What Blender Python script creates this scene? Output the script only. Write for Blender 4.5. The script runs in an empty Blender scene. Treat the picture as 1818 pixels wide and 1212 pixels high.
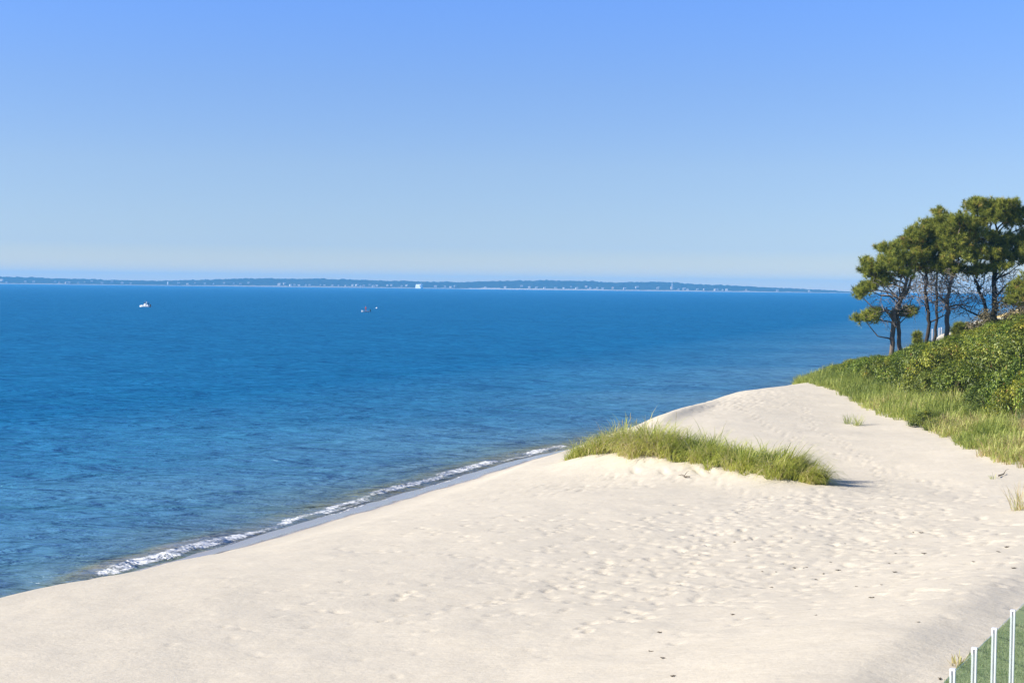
import bpy, math, random
import numpy as np
from mathutils import Matrix, Vector

random.seed(7)
rng = np.random.default_rng(7)
scene = bpy.context.scene
C = scene.collection
R = math.radians

# ------------------------------------------------------------------ camera
EYE = 9.4                       # metres above the sea
FPX = 2525.0                    # focal length in photo pixels (1818 wide)
PITCH, ROLL = R(2.21), R(0.626)
cam_d = bpy.data.cameras.new('camera')
cam = bpy.data.objects.new('camera', cam_d)
C.objects.link(cam)
cam_d.sensor_width = 36.0
cam_d.lens = 36.0 * FPX / 1818.0
cam_d.clip_start = 0.5
cam_d.clip_end = 40000
cam.matrix_world = (Matrix.Translation((0, 0, EYE)) @ Matrix.Rotation(R(90) - PITCH, 4, 'X')
                    @ Matrix.Rotation(ROLL, 4, 'Z'))
scene.camera = cam

# ------------------------------------------------------------------ sky, sun, exposure
SUN_EL, SUN_AZ = R(31), R(-99)   # azimuth measured from +Y (view direction), clockwise
world = bpy.data.worlds.new('World')
scene.world = world
world.use_nodes = True
wn, wl = world.node_tree.nodes, world.node_tree.links
wn.clear()
sky = wn.new('ShaderNodeTexSky')
sky.sky_type = 'NISHITA'
sky.sun_disc = False
sky.sun_elevation = SUN_EL
sky.sun_rotation = SUN_AZ
sky.altitude = 0
sky.air_density = 0.6
sky.dust_density = 0.0
sky.ozone_density = 6.0
# clear-day gradient: deeper blue with height above the horizon, the same all round
tc = wn.new('ShaderNodeTexCoord')
sep = wn.new('ShaderNodeSeparateXYZ')
ramp = wn.new('ShaderNodeValToRGB')
for el, (p, c) in zip(list(ramp.color_ramp.elements),
                      ((0.0, (1.26, .74, .28)), (1.0, (1.15, 1.06, 1.0)))):
    el.position, el.color = p, (*c, 1)
for p, c in ((.027, (.83, .64, .55)), (.083, (1.02, .80, .69)), (.137, (1.03, .90, .88)), (.2, (1.0, 1.03, 1.18))):
    el = ramp.color_ramp.elements.new(p)
    el.color = (*c, 1)
mul = wn.new('ShaderNodeMix')
mul.data_type = 'RGBA'
mul.blend_type = 'MULTIPLY'
mul.inputs['Factor'].default_value = 1.0
bg = wn.new('ShaderNodeBackground')
bg.inputs['Strength'].default_value = 0.129
wo = wn.new('ShaderNodeOutputWorld')
wl.new(tc.outputs['Generated'], sep.inputs[0])
wl.new(sep.outputs['Z'], ramp.inputs['Fac'])
wl.new(sky.outputs[0], mul.inputs['A'])
wl.new(ramp.outputs[0], mul.inputs['B'])
wl.new(mul.outputs['Result'], bg.inputs['Color'])
wl.new(bg.outputs[0], wo.inputs['Surface'])

sun_d = bpy.data.lights.new('sun', 'SUN')
sun_d.energy = 5.0
sun_d.angle = R(0.53)
sun_d.color = (1.0, 0.935, 0.82)
sun = bpy.data.objects.new('sun', sun_d)
C.objects.link(sun)
sd = Vector((math.sin(SUN_AZ) * math.cos(SUN_EL), math.cos(SUN_AZ) * math.cos(SUN_EL), math.sin(SUN_EL)))
sun.rotation_euler = sd.to_track_quat('Z', 'Y').to_euler()
sun.location = (-60, -10, 60)

vs = scene.view_settings
vs.view_transform = 'Standard'
vs.look = 'None'
vs.exposure = 0.6
vs.gamma = 1.0
vs.use_curve_mapping = False
scene.cycles.max_bounces = 8
scene.cycles.transparent_max_bounces = 24
scene.cycles.volume_bounces = 1
scene.cycles.caustics_reflective = False
scene.cycles.caustics_refractive = False
scene.cycles.use_denoising = True

# ------------------------------------------------------------------ helpers
_CM = np.array(cam.matrix_world)


def ray(px, py):
    d = _CM[:3, :3] @ np.array([(px - 909.0) / FPX, -(py - 606.0) / FPX, -1.0])
    return d


def at_z(px, py, z):
    d = ray(px, py)
    t = (z - EYE) / d[2]
    return np.array([0, 0, EYE]) + d * t


def at_y(px, py, Y):
    d = ray(px, py)
    return np.array([0, 0, EYE]) + d * (Y / d[1])


def smooth(a, b, x):
    t = np.clip((x - a) / (b - a), 0, 1)
    return t * t * (3 - 2 * t)


def _hash(ix, iy, seed):
    h = (ix.astype(np.int64) * 374761393 + iy.astype(np.int64) * 668265263 + seed * 974634777) & 0xFFFFFFFF
    h = ((h ^ (h >> 13)) * 1274126177) & 0xFFFFFFFF
    return ((h ^ (h >> 16)) & 0xFFFF) / 65535.0


def vnoise(x, y, seed=0):
    x0, y0 = np.floor(x), np.floor(y)
    fx, fy = x - x0, y - y0
    fx = fx * fx * fx * (fx * (fx * 6 - 15) + 10)
    fy = fy * fy * fy * (fy * (fy * 6 - 15) + 10)
    a, b = _hash(x0, y0, seed), _hash(x0 + 1, y0, seed)
    c, d = _hash(x0, y0 + 1, seed), _hash(x0 + 1, y0 + 1, seed)
    return (a + (b - a) * fx) * (1 - fy) + (c + (d - c) * fx) * fy - 0.5


def fbm(x, y, seed=0, octv=4):
    s, a = 0, 1.0
    for k in range(octv):
        s = s + a * vnoise(x * 2 ** k, y * 2 ** k, seed + 17 * k)
        a *= 0.5
    return s


def mesh_np(name, V, loops, starts, totals, smooth_shade=False):
    me = bpy.data.meshes.new(name)
    V = np.ascontiguousarray(V, dtype=np.float32)
    me.vertices.add(len(V))
    me.vertices.foreach_set('co', V.ravel())
    me.loops.add(len(loops))
    me.loops.foreach_set('vertex_index', np.ascontiguousarray(loops, dtype=np.int32))
    me.polygons.add(len(starts))
    me.polygons.foreach_set('loop_start', np.ascontiguousarray(starts, dtype=np.int32))
    if smooth_shade:
        me.polygons.foreach_set('use_smooth', np.ones(len(starts), dtype=bool))
    me.update(calc_edges=True)
    me.validate()
    return me


def faces_np(name, V, F, smooth_shade=False):
    """F: array (n,k) of equal-size faces or list of such arrays"""
    if not isinstance(F, (list, tuple)):
        F = [F]
    loops = np.concatenate([np.asarray(f).ravel() for f in F])
    totals = np.concatenate([np.full(len(f), np.asarray(f).shape[1]) for f in F])
    starts = np.concatenate([[0], np.cumsum(totals)[:-1]])
    return mesh_np(name, V, loops, starts, totals, smooth_shade)


def fattr(me, name, data):
    a = me.attributes.new(name, 'FLOAT', 'POINT')
    a.data.foreach_set('value', np.ascontiguousarray(data, dtype=np.float32))


def obj(name, me, mat, parent=None, loc=(0, 0, 0)):
    o = bpy.data.objects.new(name, me)
    C.objects.link(o)
    if mat is not None and me is not None and not me.materials:
        me.materials.append(mat)
    o.parent = parent
    o.location = loc
    return o


def tag(o, label=None, cat=None, group=None, kind=None):
    if label: o['label'] = label
    if cat: o['category'] = cat
    if group: o['group'] = group
    if kind: o['kind'] = kind
    return o


def thing(name, label, cat, loc=(0, 0, 0), rz=0.0, group=None):
    o = bpy.data.objects.new(name, None)
    o.empty_display_size = 0.2
    C.objects.link(o)
    o.location = loc
    o.rotation_euler = (0, 0, rz)
    return tag(o, label, cat, group)


def copy_tree(o, parent=None):
    c = o.copy()
    C.objects.link(c)
    c.parent = parent
    for ch in list(o.children):
        copy_tree(ch, c)
    return c


class MB:
    """collects simple shapes into one mesh"""
    def __init__(self):
        self.v, self.f = [], []

    def box(self, c, s, rz=0.0, taper=1.0):
        n = len(self.v)
        cr, sr = math.cos(rz), math.sin(rz)
        for dz in (-.5, .5):
            k = taper if dz > 0 else 1.0
            for dx, dy in ((-.5, -.5), (.5, -.5), (.5, .5), (-.5, .5)):
                x, y = dx * s[0] * k, dy * s[1] * k
                self.v.append((c[0] + x * cr - y * sr, c[1] + x * sr + y * cr, c[2] + dz * s[2]))
        self.f += [tuple(n + i for i in q) for q in
                   ((3, 2, 1, 0), (4, 5, 6, 7), (0, 1, 5, 4), (1, 2, 6, 5), (2, 3, 7, 6), (3, 0, 4, 7))]
        return self

    def poly(self, pts, faces):
        n = len(self.v)
        self.v += [tuple(p) for p in pts]
        self.f += [tuple(n + i for i in q) for q in faces]
        return self

    def tube(self, pts, rad, k=7, cap=True):
        pts = [Vector(p) for p in pts]
        n0 = len(self.v)
        m = len(pts)
        for i, p in enumerate(pts):
            d = (pts[min(i + 1, m - 1)] - pts[max(i - 1, 0)])
            d = d.normalized() if d.length > 1e-9 else Vector((0, 0, 1))
            a = d.orthogonal().normalized() if i == 0 else (a - d * a.dot(d)).normalized()
            b = d.cross(a)
            r = rad[i] if hasattr(rad, '__len__') else rad
            for j in range(k):
                t = 2 * math.pi * j / k
                self.v.append(tuple(p + a * (r * math.cos(t)) + b * (r * math.sin(t))))
        for i in range(m - 1):
            for j in range(k):
                self.f.append((n0 + i * k + j, n0 + i * k + (j + 1) % k, n0 + (i + 1) * k + (j + 1) % k, n0 + (i + 1) * k + j))
        if cap:
            self.f.append(tuple(n0 + j for j in reversed(range(k))))
            self.f.append(tuple(n0 + (m - 1) * k + j for j in range(k)))
        return self

    def build(self, name, mat, parent=None, smooth_shade=False, loc=(0, 0, 0)):
        me = bpy.data.meshes.new(name)
        me.from_pydata(self.v, [], self.f)
        if smooth_shade:
            me.polygons.foreach_set('use_smooth', [True] * len(me.polygons))
        me.update()
        return obj(name, me, mat, parent, loc)


# ------------------------------------------------------------------ materials
class NT:
    def __init__(self, name):
        self.m = bpy.data.materials.new(name)
        self.m.use_nodes = True
        self.n, self.l = self.m.node_tree.nodes, self.m.node_tree.links
        self.b = self.n['Principled BSDF']
        self.out = self.n['Material Output']

    def set(self, **kw):
        for k, v in kw.items():
            self.b.inputs[k.replace('_', ' ')].default_value = v
        return self

    def node(self, t, **kw):
        nd = self.n.new(t)
        for k, v in kw.items():
            setattr(nd, k, v)
        return nd

    def link(self, a, b):
        self.l.new(a, b)

    def attr(self, name):
        nd = self.node('ShaderNodeAttribute')
        nd.attribute_name = name
        return nd

    def coord(self, scale=(1, 1, 1), rz=0.0):
        tc = self.node('ShaderNodeTexCoord')
        mp = self.node('ShaderNodeMapping')
        mp.inputs['Scale'].default_value = scale
        mp.inputs['Rotation'].default_value = (0, 0, rz)
        self.link(tc.outputs['Object'], mp.inputs[0])
        return mp.outputs[0]

    def noise(self, vec, scale, detail=3, rough=.5, dist=0.0):
        nd = self.node('ShaderNodeTexNoise')
        nd.inputs['Scale'].default_value = scale
        nd.inputs['Detail'].default_value = detail
        nd.inputs['Roughness'].default_value = rough
        nd.inputs['Distortion'].default_value = dist
        self.link(vec, nd.inputs['Vector'])
        return nd.outputs['Fac']

    def ramp(self, fac, stops, interp='LINEAR'):
        r = self.node('ShaderNodeValToRGB')
        cr = r.color_ramp
        cr.interpolation = interp
        while len(cr.elements) < len(stops):
            cr.elements.new(0.5)
        for el, (p, c) in zip(cr.elements, stops):
            el.position = p
            el.color = (*c, 1) if len(c) == 3 else c
        self.link(fac, r.inputs[0])
        return r.outputs[0]

    def math(self, op, a, b=0.0, clamp=False):
        nd = self.node('ShaderNodeMath', operation=op, use_clamp=clamp)
        for i, x in enumerate((a, b)):
            if isinstance(x, (int, float)):
                nd.inputs[i].default_value = x
            else:
                self.link(x, nd.inputs[i])
        return nd.outputs[0]

    def mix(self, fac, a, b, blend='MIX'):
        nd = self.node('ShaderNodeMix', data_type='RGBA', blend_type=blend)
        for k, x in (('Factor', fac), ('A', a), ('B', b)):
            if isinstance(x, (int, float)):
                nd.inputs[k].default_value = x
            elif isinstance(x, tuple):
                nd.inputs[k].default_value = (*x, 1) if len(x) == 3 else x
            else:
                self.link(x, nd.inputs[k])
        return nd.outputs['Result']

    def bump(self, h, strength, dist, normal=None):
        nd = self.node('ShaderNodeBump')
        nd.inputs['Strength'].default_value = strength
        nd.inputs['Distance'].default_value = dist
        self.link(h, nd.inputs['Height'])
        if normal is not None:
            self.link(normal, nd.inputs['Normal'])
        return nd.outputs['Normal']


def mat_plain(name, col, rough=.6, spec=.4, var=.12, scale=6.0):
    t = NT(name).set(Roughness=rough)
    t.b.inputs['Specular IOR Level'].default_value = spec
    n = t.noise(t.coord(), scale, 3)
    lo = tuple(c * (1 - var) for c in col)
    hi = tuple(min(1, c * (1 + var)) for c in col)
    t.link(t.ramp(n, [(.3, lo), (.7, hi)]), t.b.inputs['Base Color'])
    return t.m


def mat_sand():
    t = NT('dry_sand').set(Roughness=.92)
    t.b.inputs['Specular IOR Level'].default_value = .12
    v = t.coord()
    big = t.noise(v, .12, 4, .55)
    mid = t.noise(t.coord((1.0, 2.2, 1.0), R(-12)), 1.4, 5, .6)
    fine = t.noise(v, 34, 4, .7)
    c = t.ramp(big, [(.3, (.575, .508, .395)), (.7, (.61, .543, .43))])
    c = t.mix(.5, c, t.ramp(mid, [(.3, (.545, .478, .368)), (.62, (.63, .562, .45))]))
    c = t.mix(.22, c, t.ramp(fine, [(.25, (.38, .32, .23)), (.6, (.69, .635, .54))]))
    grit = t.ramp(t.noise(v, 7.5, 6, .75), [(.62, (0, 0, 0)), (.69, (1, 1, 1))])
    tr = t.attr('trampled')
    c = t.mix(t.math('MULTIPLY', t.math('MULTIPLY', grit, tr.outputs['Fac']), .5), c, (.26, .20, .14))
    wet = t.attr('wet').outputs['Fac']
    c = t.mix(wet, c, (.33, .26, .20))
    litter = t.attr('litter').outputs['Fac']
    lf = t.ramp(t.noise(v, 3.5, 5, .7), [(.35, (.17, .13, .075)), (.65, (.34, .28, .18))])
    c = t.mix(litter, c, lf)
    t.link(c, t.b.inputs['Base Color'])
    t.link(t.ramp(wet, [(.3, (.92,) * 3), (1, (.12,) * 3)]), t.b.inputs['Roughness'])
    t.link(t.ramp(wet, [(.3, (.12,) * 3), (1, (.6,) * 3)]), t.b.inputs['Specular IOR Level'])
    dry = t.math('SUBTRACT', 1.0, wet, True)
    h = t.math('ADD', t.math('MULTIPLY', t.noise(t.coord((1.0, 1.6, 1.0), R(-10)), 4.6, 5, .62), 1.0),
               t.math('MULTIPLY', fine, .12))
    h = t.math('MULTIPLY', h, dry)
    t.link(t.bump(h, .45, .055), t.b.inputs['Normal'])
    return t.m


def mat_water():
    t = NT('sea_water').set(Roughness=.09, IOR=1.33)
    u = t.attr('offshore').outputs['Fac']      # metres from the beach crest, scaled by 1/40
    foam = t.attr('foam').outputs['Fac']
    c = t.ramp(u, [(0.0, (.27, .24, .18)), (.035, (.185, .195, .10)), (.07, (.115, .175, .17)),
                   (.16, (.088, .220, .315)), (.5, (.040, .190, .325)), (1.0, (.011, .138, .285))])
    v = t.coord()
    wind = t.noise(t.coord((.35, 1.0, 1.0), R(4)), .035, 4, .6)
    c = t.mix(t.ramp(wind, [(.38, (0, 0, 0)), (.62, (.55,) * 3)]), c, (.010, .120, .245), 'MIX')
    fn = t.noise(v, 8.5, 5, .8)
    fn2 = t.noise(v, 2.6, 3, .6)
    fm = t.math('ADD', foam, t.math('MULTIPLY', t.math('SUBTRACT', t.math('ADD', t.math('MULTIPLY', fn, .65), t.math('MULTIPLY', fn2, .35)), .5), 2.6))
    fm = t.ramp(t.math('SUBTRACT', fm, .70), [(.0, (0, 0, 0)), (.3, (1, 1, 1))])
    fm = t.math('MULTIPLY', fm, t.ramp(foam, [(.05, (0, 0, 0)), (.2, (1, 1, 1))]))
    c = t.mix(fm, c, (.90, .90, .90))
    # wavelets: long-crested wind ripples in three sizes
    h1 = t.noise(t.coord((.40, 1.0, 1.0), R(6)), 1.25, 4, .62, .4)
    h2 = t.noise(t.coord((.42, 1.0, 1.0), R(-9)), .36, 3, .55, .5)
    h3 = t.noise(t.coord((.38, 1.0, 1.0), R(3)), .08, 3, .6, .3)
    h = t.math('ADD', t.math('MULTIPLY', h1, .34), t.math('ADD', t.math('MULTIPLY', h2, .9), t.math('MULTIPLY', h3, 1.7)))
    nrm = t.bump(h, 1.0, 1.7)
    df = t.node('ShaderNodeBsdfDiffuse')
    gl = t.node('ShaderNodeBsdfGlossy')
    t.link(c, df.inputs['Color'])
    gcol = t.mix(t.ramp(u, [(.05, (0, 0, 0)), (.22, (1, 1, 1))]), (.75, .85, 1.0), t.mix(t.ramp(u, [(.3, (0, 0, 0)), (1.0, (1, 1, 1))]), (.52, .76, 1.0), (.22, .64, .97)))
    t.link(gcol, gl.inputs['Color'])
    t.link(t.ramp(fm, [(0, (.27,) * 3), (1, (.7,) * 3)]), gl.inputs['Roughness'])
    for nd in (df, gl):
        t.link(nrm, nd.inputs['Normal'])
    lw = t.node('ShaderNodeLayerWeight')
    lw.inputs['Blend'].default_value = .5
    t.link(nrm, lw.inputs['Normal'])
    fac = t.ramp(lw.outputs['Facing'], [(.5, (.03,) * 3), (.72, (.14,) * 3), (.9, (.36,) * 3), (1.0, (.62,) * 3)])
    fac = t.math('MULTIPLY', fac, t.math('SUBTRACT', 1.0, t.math('MULTIPLY', fm, .9)))
    mx = t.node('ShaderNodeMixShader')
    t.link(fac, mx.inputs[0])
    t.link(df.outputs[0], mx.inputs[1])
    t.link(gl.outputs[0], mx.inputs[2])
    tp = t.node('ShaderNodeBsdfTransparent')
    m2 = t.node('ShaderNodeMixShader')
    t.link(t.math('MAXIMUM', t.attr('cover').outputs['Fac'], fm), m2.inputs[0])
    t.link(tp.outputs[0], m2.inputs[1])
    t.link(mx.outputs[0], m2.inputs[2])
    t.link(m2.outputs[0], t.out.inputs['Surface'])
    t.n.remove(t.b)
    return t.m


def mat_leaf(name, stops, rough=.55, trans=.25, spec=.3, vary=False):
    """stops over the point attribute 'tint' (0..1)"""
    t = NT(name).set(Roughness=rough)
    t.b.inputs['Specular IOR Level'].default_value = spec
    c = t.ramp(t.attr('tint').outputs['Fac'], stops)
    if vary:                                    # each plant its own shade of green
        oi = t.node('ShaderNodeObjectInfo')
        c = t.mix(1.0, c, t.ramp(oi.outputs['Random'], [(0, (.62, .72, .75)), (.3, (.95, .92, .9)), (.6, (.85, 1.0, .8)), (.8, (1.25, 1.15, .9)), (1, (1.35, 1.05, .95))]), 'MULTIPLY')
    t.link(c, t.b.inputs['Base Color'])
    tr = t.node('ShaderNodeBsdfTranslucent')
    t.link(c, tr.inputs['Color'])
    mx = t.node('ShaderNodeMixShader')
    mx.inputs[0].default_value = trans
    t.link(t.b.outputs[0], mx.inputs[1])
    t.link(tr.outputs[0], mx.inputs[2])
    t.link(mx.outputs[0], t.out.inputs['Surface'])
    return t.m


def mat_bark(name, a, b):
    t = NT(name).set(Roughness=.9)
    t.b.inputs['Specular IOR Level'].default_value = .15
    n = t.noise(t.coord((1, 1, .3)), 9, 5, .7)
    t.link(t.ramp(n, [(.3, a), (.7, b)]), t.b.inputs['Base Color'])
    t.link(t.bump(n, .8, .04), t.b.inputs['Normal'])
    return t.m


def mat_glass():
    t = NT('fence_glass')
    t.n.remove(t.b)
    tr = t.node('ShaderNodeBsdfTransparent')
    tr.inputs['Color'].default_value = (.94, .975, .955, 1)
    gl = t.node('ShaderNodeBsdfGlossy')
    gl.inputs['Roughness'].default_value = .02
    gl.inputs['Color'].default_value = (.95, 1, .97, 1)
    fr = t.node('ShaderNodeFresnel')
    fr.inputs['IOR'].default_value = 1.5
    mx = t.node('ShaderNodeMixShader')
    ge = t.node('ShaderNodeNewGeometry')
    t.link(t.math('MULTIPLY', fr.outputs[0], t.math('SUBTRACT', 1.0, ge.outputs['Backfacing'])), mx.inputs[0])
    t.link(tr.outputs[0], mx.inputs[1])
    t.link(gl.outputs[0], mx.inputs[2])
    t.link(mx.outputs[0], t.out.inputs['Surface'])
    return t.m


M = {}
M['sand'] = mat_sand()
M['water'] = mat_water()
M['beach_grass'] = mat_leaf('beach_grass_blade', [(0, (.10, .13, .022)), (.35, (.28, .345, .052)), (.7, (.54, .57, .11)),
                                                  (.9, (.60, .54, .22)), (1, (.66, .56, .34))], .5, .3)
M['verge_grass'] = mat_leaf('verge_grass_blade', [(0, (.11, .14, .03)), (.4, (.28, .345, .065)), (.75, (.50, .54, .13)),
                                                  (.92, (.62, .56, .25)), (1, (.56, .43, .22))], .55, .3)
M['lawn_blade'] = mat_leaf('lawn_blade', [(0, (.13, .20, .08)), (.6, (.31, .37, .17)), (1, (.50, .48, .28))], .6, .3)
M['shrub'] = mat_leaf('shrub_leaf', [(0, (.035, .052, .010)), (.4, (.135, .18, .024)), (.75, (.30, .355, .042)),
                                     (.93, (.50, .50, .065)), (1, (.36, .21, .075))], .45, .28, .4, True)
M['shrub_brown'] = mat_leaf('dry_shrub_leaf', [(0, (.08, .07, .03)), (.5, (.17, .14, .07)), (1, (.27, .22, .13))], .7, .2)
M['pine'] = mat_leaf('pine_needle', [(0, (.085, .10, .02)), (.45, (.25, .29, .05)), (.8, (.50, .52, .09)),
                                     (.95, (.54, .46, .10)), (1, (.50, .31, .12))], .6, .38, .15)
M['bark'] = mat_bark('pine_bark', (.09, .068, .054), (.26, .205, .16))
M['bark_dark'] = mat_bark('dark_pine_bark', (.028, .024, .022), (.085, .07, .058))
M['twig'] = mat_bark('bare_grey_twig', (.16, .135, .115), (.36, .31, .27))
M['stem'] = mat_bark('shrub_stem', (.05, .035, .025), (.14, .10, .07))
M['white'] = mat_plain('white_paint', (.80, .80, .82), .4, .5, .04)
M['white_post'] = mat_plain('white_powder_coat', (.82, .82, .84), .35, .5, .03)
M['groove'] = mat_plain('grey_seal', (.20, .21, .24), .5)
M['glass'] = mat_glass()
M['wood_grey'] = mat_plain('weathered_wood', (.55, .52, .48), .85, .2, .25, 12)
M['straw'] = mat_plain('dry_straw', (.42, .36, .22), .9, .1, .2, 14)
M['weed'] = mat_plain('dried_seaweed', (.11, .085, .06), .9, .1, .4, 30)
M['stick'] = mat_plain('driftwood', (.15, .12, .09), .9, .1, .3, 14)

# ------------------------------------------------------------------ the lie of the land
# shore line: straight base line X = -29.4 + .39 Y, with 's' along it and 'v' inland
T2 = np.array([.39, 1.0]) / math.hypot(.39, 1.0)
N2 = np.array([T2[1], -T2[0]])
O2 = np.array([-29.4, 0.0])


def sv_to_xy(s, v):
    return O2[0] + s * T2[0] + v * N2[0], O2[1] + s * T2[1] + v * N2[1]


def xy_to_sv(x, y):
    dx, dy = x - O2[0], y - O2[1]
    return dx * T2[0] + dy * T2[1], dx * N2[0] + dy * N2[1]


def crest_z_px(px):
    return np.interp(px, [0, 200, 340, 480, 900, 1020], [.85, .75, .48, .25, .25, .35])


_cpx = [(-140, 1092), (0, 1062), (110, 1036), (200, 1022), (250, 1013), (340, 988), (410, 979), (460, 970), (560, 940), (640, 915),
        (715, 893), (790, 868), (860, 848), (920, 828), (1000, 803)]
_cs, _cv, _cz = [], [], []
for (a, b) in _cpx:
    z = float(crest_z_px(a))
    p = at_z(a, b, z)
    s_, v_ = xy_to_sv(p[0], p[1])
    _cs.append(s_); _cv.append(v_); _cz.append(z)
_cs += [96, 110, 160, 215, 300, 420, 2000]
_cv += [3.6, 6.0, 8.0, 8.5, 6.5, 4.0, 4.0]
_cz += [.6, .6, .6, .6, .6, .6, .6]
_cs, _cv, _cz = [0] + _cs, [_cv[0] - .5] + _cv, [.85] + _cz


def crest_v(s):
    k = np.interp(s, _cs, _cv)
    for d in (-1.5, -.7, .7, 1.5):
        k = k + np.interp(s + d, _cs, _cv)
    s = np.asarray(s, float)
    return k / 5 + .30 * fbm(s * .22, s * 0 + .5, 131, 2) + .14 * fbm(s * .8, s * 0 + .5, 133, 2)


def crest_h(s):
    return np.interp(s, _cs, _cz)


# control points of the dry ground (X, Y, height)
CP = []
for s_ in list(range(0, 90, 8)):
    for dv, z in ((2.0, .75), (5, 1.15), (10, 1.5), (16, 1.85)):
        v_ = float(crest_v(s_)) + dv
        x, y = sv_to_xy(s_, v_)
        zz = z + (float(crest_h(s_)) - .5) * max(0, 1 - dv / 8)
        if y < 62 and not (x > 9 and y > 40):
            CP.append((x, y, zz))
CP += [(x, y, z) for x, y, z in (
    (-2, 20, 2.3), (3, 20, 2.9), (2, 26, 2.3), (6, 26, 3.0), (10, 31, 2.95), (14, 38, 2.75), (17, 45, 2.65), (9, 36, 2.2),
    (5, 33, 2.0), (12, 44, 2.15), (6, 42, 1.85), (9, 50, 1.9),
    (9, 22, 3.1), (14, 30, 3.1), (20, 40, 3.1), (8, 16, 3.1), (16, 20, 3.1), (28, 40, 3.2), (0, 10, 3.0), (-8, 8, 2.6), (6, 5, 3.1),
    (14.5, 58, 1.65), (13, 68, 2.0), (10.5, 74, 2.3), (16, 76, 2.35), (18, 86, 2.6), (19.2, 96, 2.95), (15, 92, 2.8),
    (8.4, 79, 2.15), (11.3, 87, 2.45), (14.8, 94, 2.75), (6.2, 80.5, 1.1), (9.3, 88.5, 1.2), (12.6, 96.5, 1.3), (16, 103, 1.3), (18.5, 110, 1.2),
    (4.5, 74, 1.2), (3, 69, 1.3), (19.5, 103, 2.4),
    (20, 54, 2.55), (20.3, 62, 2.6), (20.4, 71, 2.6), (20.4, 81, 2.75), (20.5, 90, 3.0),
    (25, 60, 3.1), (24.5, 70, 3.2), (24, 80, 3.3), (24.5, 92, 3.6), (23, 100, 3.3),
    (28, 98, 4.0), (29.5, 88, 4.4), (29, 76, 4.5), (33, 84, 5.6), (33, 96, 5.4), (36, 76, 5.8), (37, 90, 6.5), (31, 66, 4.5),
    (42, 100, 7.0), (34, 108, 5.2), (28, 110, 3.6), (40, 118, 6.4), (25, 112, 2.4), (45, 80, 6.5), (50, 110, 7),
    (24, 122, 1.2), (30, 128, 2.2), (38, 135, 3.4), (33, 150, 1.1), (42, 155, 2.6), (50, 160, 4), (52, 200, 1.1), (60, 205, 2.6),
    (70, 210, 4), (70, 240, 1.2), (80, 245, 2.2), (86, 252, 4.0), (92, 262, 4.5), (80, 262, 1.6), (98, 268, 3.0), (98, 300, 2.0), (110, 310, 3.5),
    (84, 281, 1.2), (120, 380, 1.2), (140, 390, 3), (100, 240, 3.2), (75, 160, 4))]
CP = np.array(CP)


def _tps_k(r2):
    return np.where(r2 > 1e-12, r2 * np.log(np.maximum(r2, 1e-12)) * .5, 0.0)


def _tps_fit():
    P = CP[:, :2] / 30.0
    n = len(P)
    K = _tps_k(((P[:, None] - P[None]) ** 2).sum(-1)) + np.eye(n) * .02
    Q = np.hstack([np.ones((n, 1)), P])
    A = np.zeros((n + 3, n + 3))
    A[:n, :n], A[:n, n:], A[n:, :n] = K, Q, Q.T
    return np.linalg.solve(A, np.concatenate([CP[:, 2], np.zeros(3)]))


_W = _tps_fit()


def tps(x, y):
    sh = np.shape(x)
    X = np.stack([np.ravel(x), np.ravel(y)], -1) / 30.0
    out = np.empty(len(X))
    P = CP[:, :2] / 30.0
    for i in range(0, len(X), 20000):
        q = X[i:i + 20000]
        K = _tps_k(((q[:, None] - P[None]) ** 2).sum(-1))
        out[i:i + 20000] = K @ _W[:-3] + _W[-3] + q @ _W[-2:]
    return out.reshape(sh)


# the grassy mound: a crest polyline
MOUND = np.array([(2.7, 66.2), (4.2, 64.8), (6.5, 62.0), (8.8, 58.6), (10.6, 55.6), (11.7, 53.6)])
MOUND_Z = np.array([.15, .62, .82, .74, .62, .28])
RIDGE = np.array([(3.6, 19.5), (5.6, 23.3), (8.6, 28.0), (12.3, 33.8), (15.2, 38.0)])
RIDGE_Z = np.array([.16, .22, .22, .18, .06])


LIP = np.array([(7.6, 76.5), (8.9, 79.5), (10.6, 83.5), (12.4, 88.0)])
LIP_Z = np.array([.12, .42, .40, .05])


def poly_near(x, y, P, Z):
    best = np.full(np.shape(x), 1e9)
    zz = np.zeros(np.shape(x))
    side = np.zeros(np.shape(x))
    for i in range(len(P) - 1):
        a, b = P[i], P[i + 1]
        d = b - a
        L2 = (d ** 2).sum()
        t = np.clip(((x - a[0]) * d[0] + (y - a[1]) * d[1]) / L2, 0, 1)
        dx, dy = x - (a[0] + t * d[0]), y - (a[1] + t * d[1])
        dist = np.hypot(dx, dy)
        m = dist < best
        best = np.where(m, dist, best)
        zz = np.where(m, Z[i] + (Z[i + 1] - Z[i]) * t, zz)
        side = np.where(m, np.sign(d[0] * dy - d[1] * dx), side)
    return best, zz, side


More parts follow.
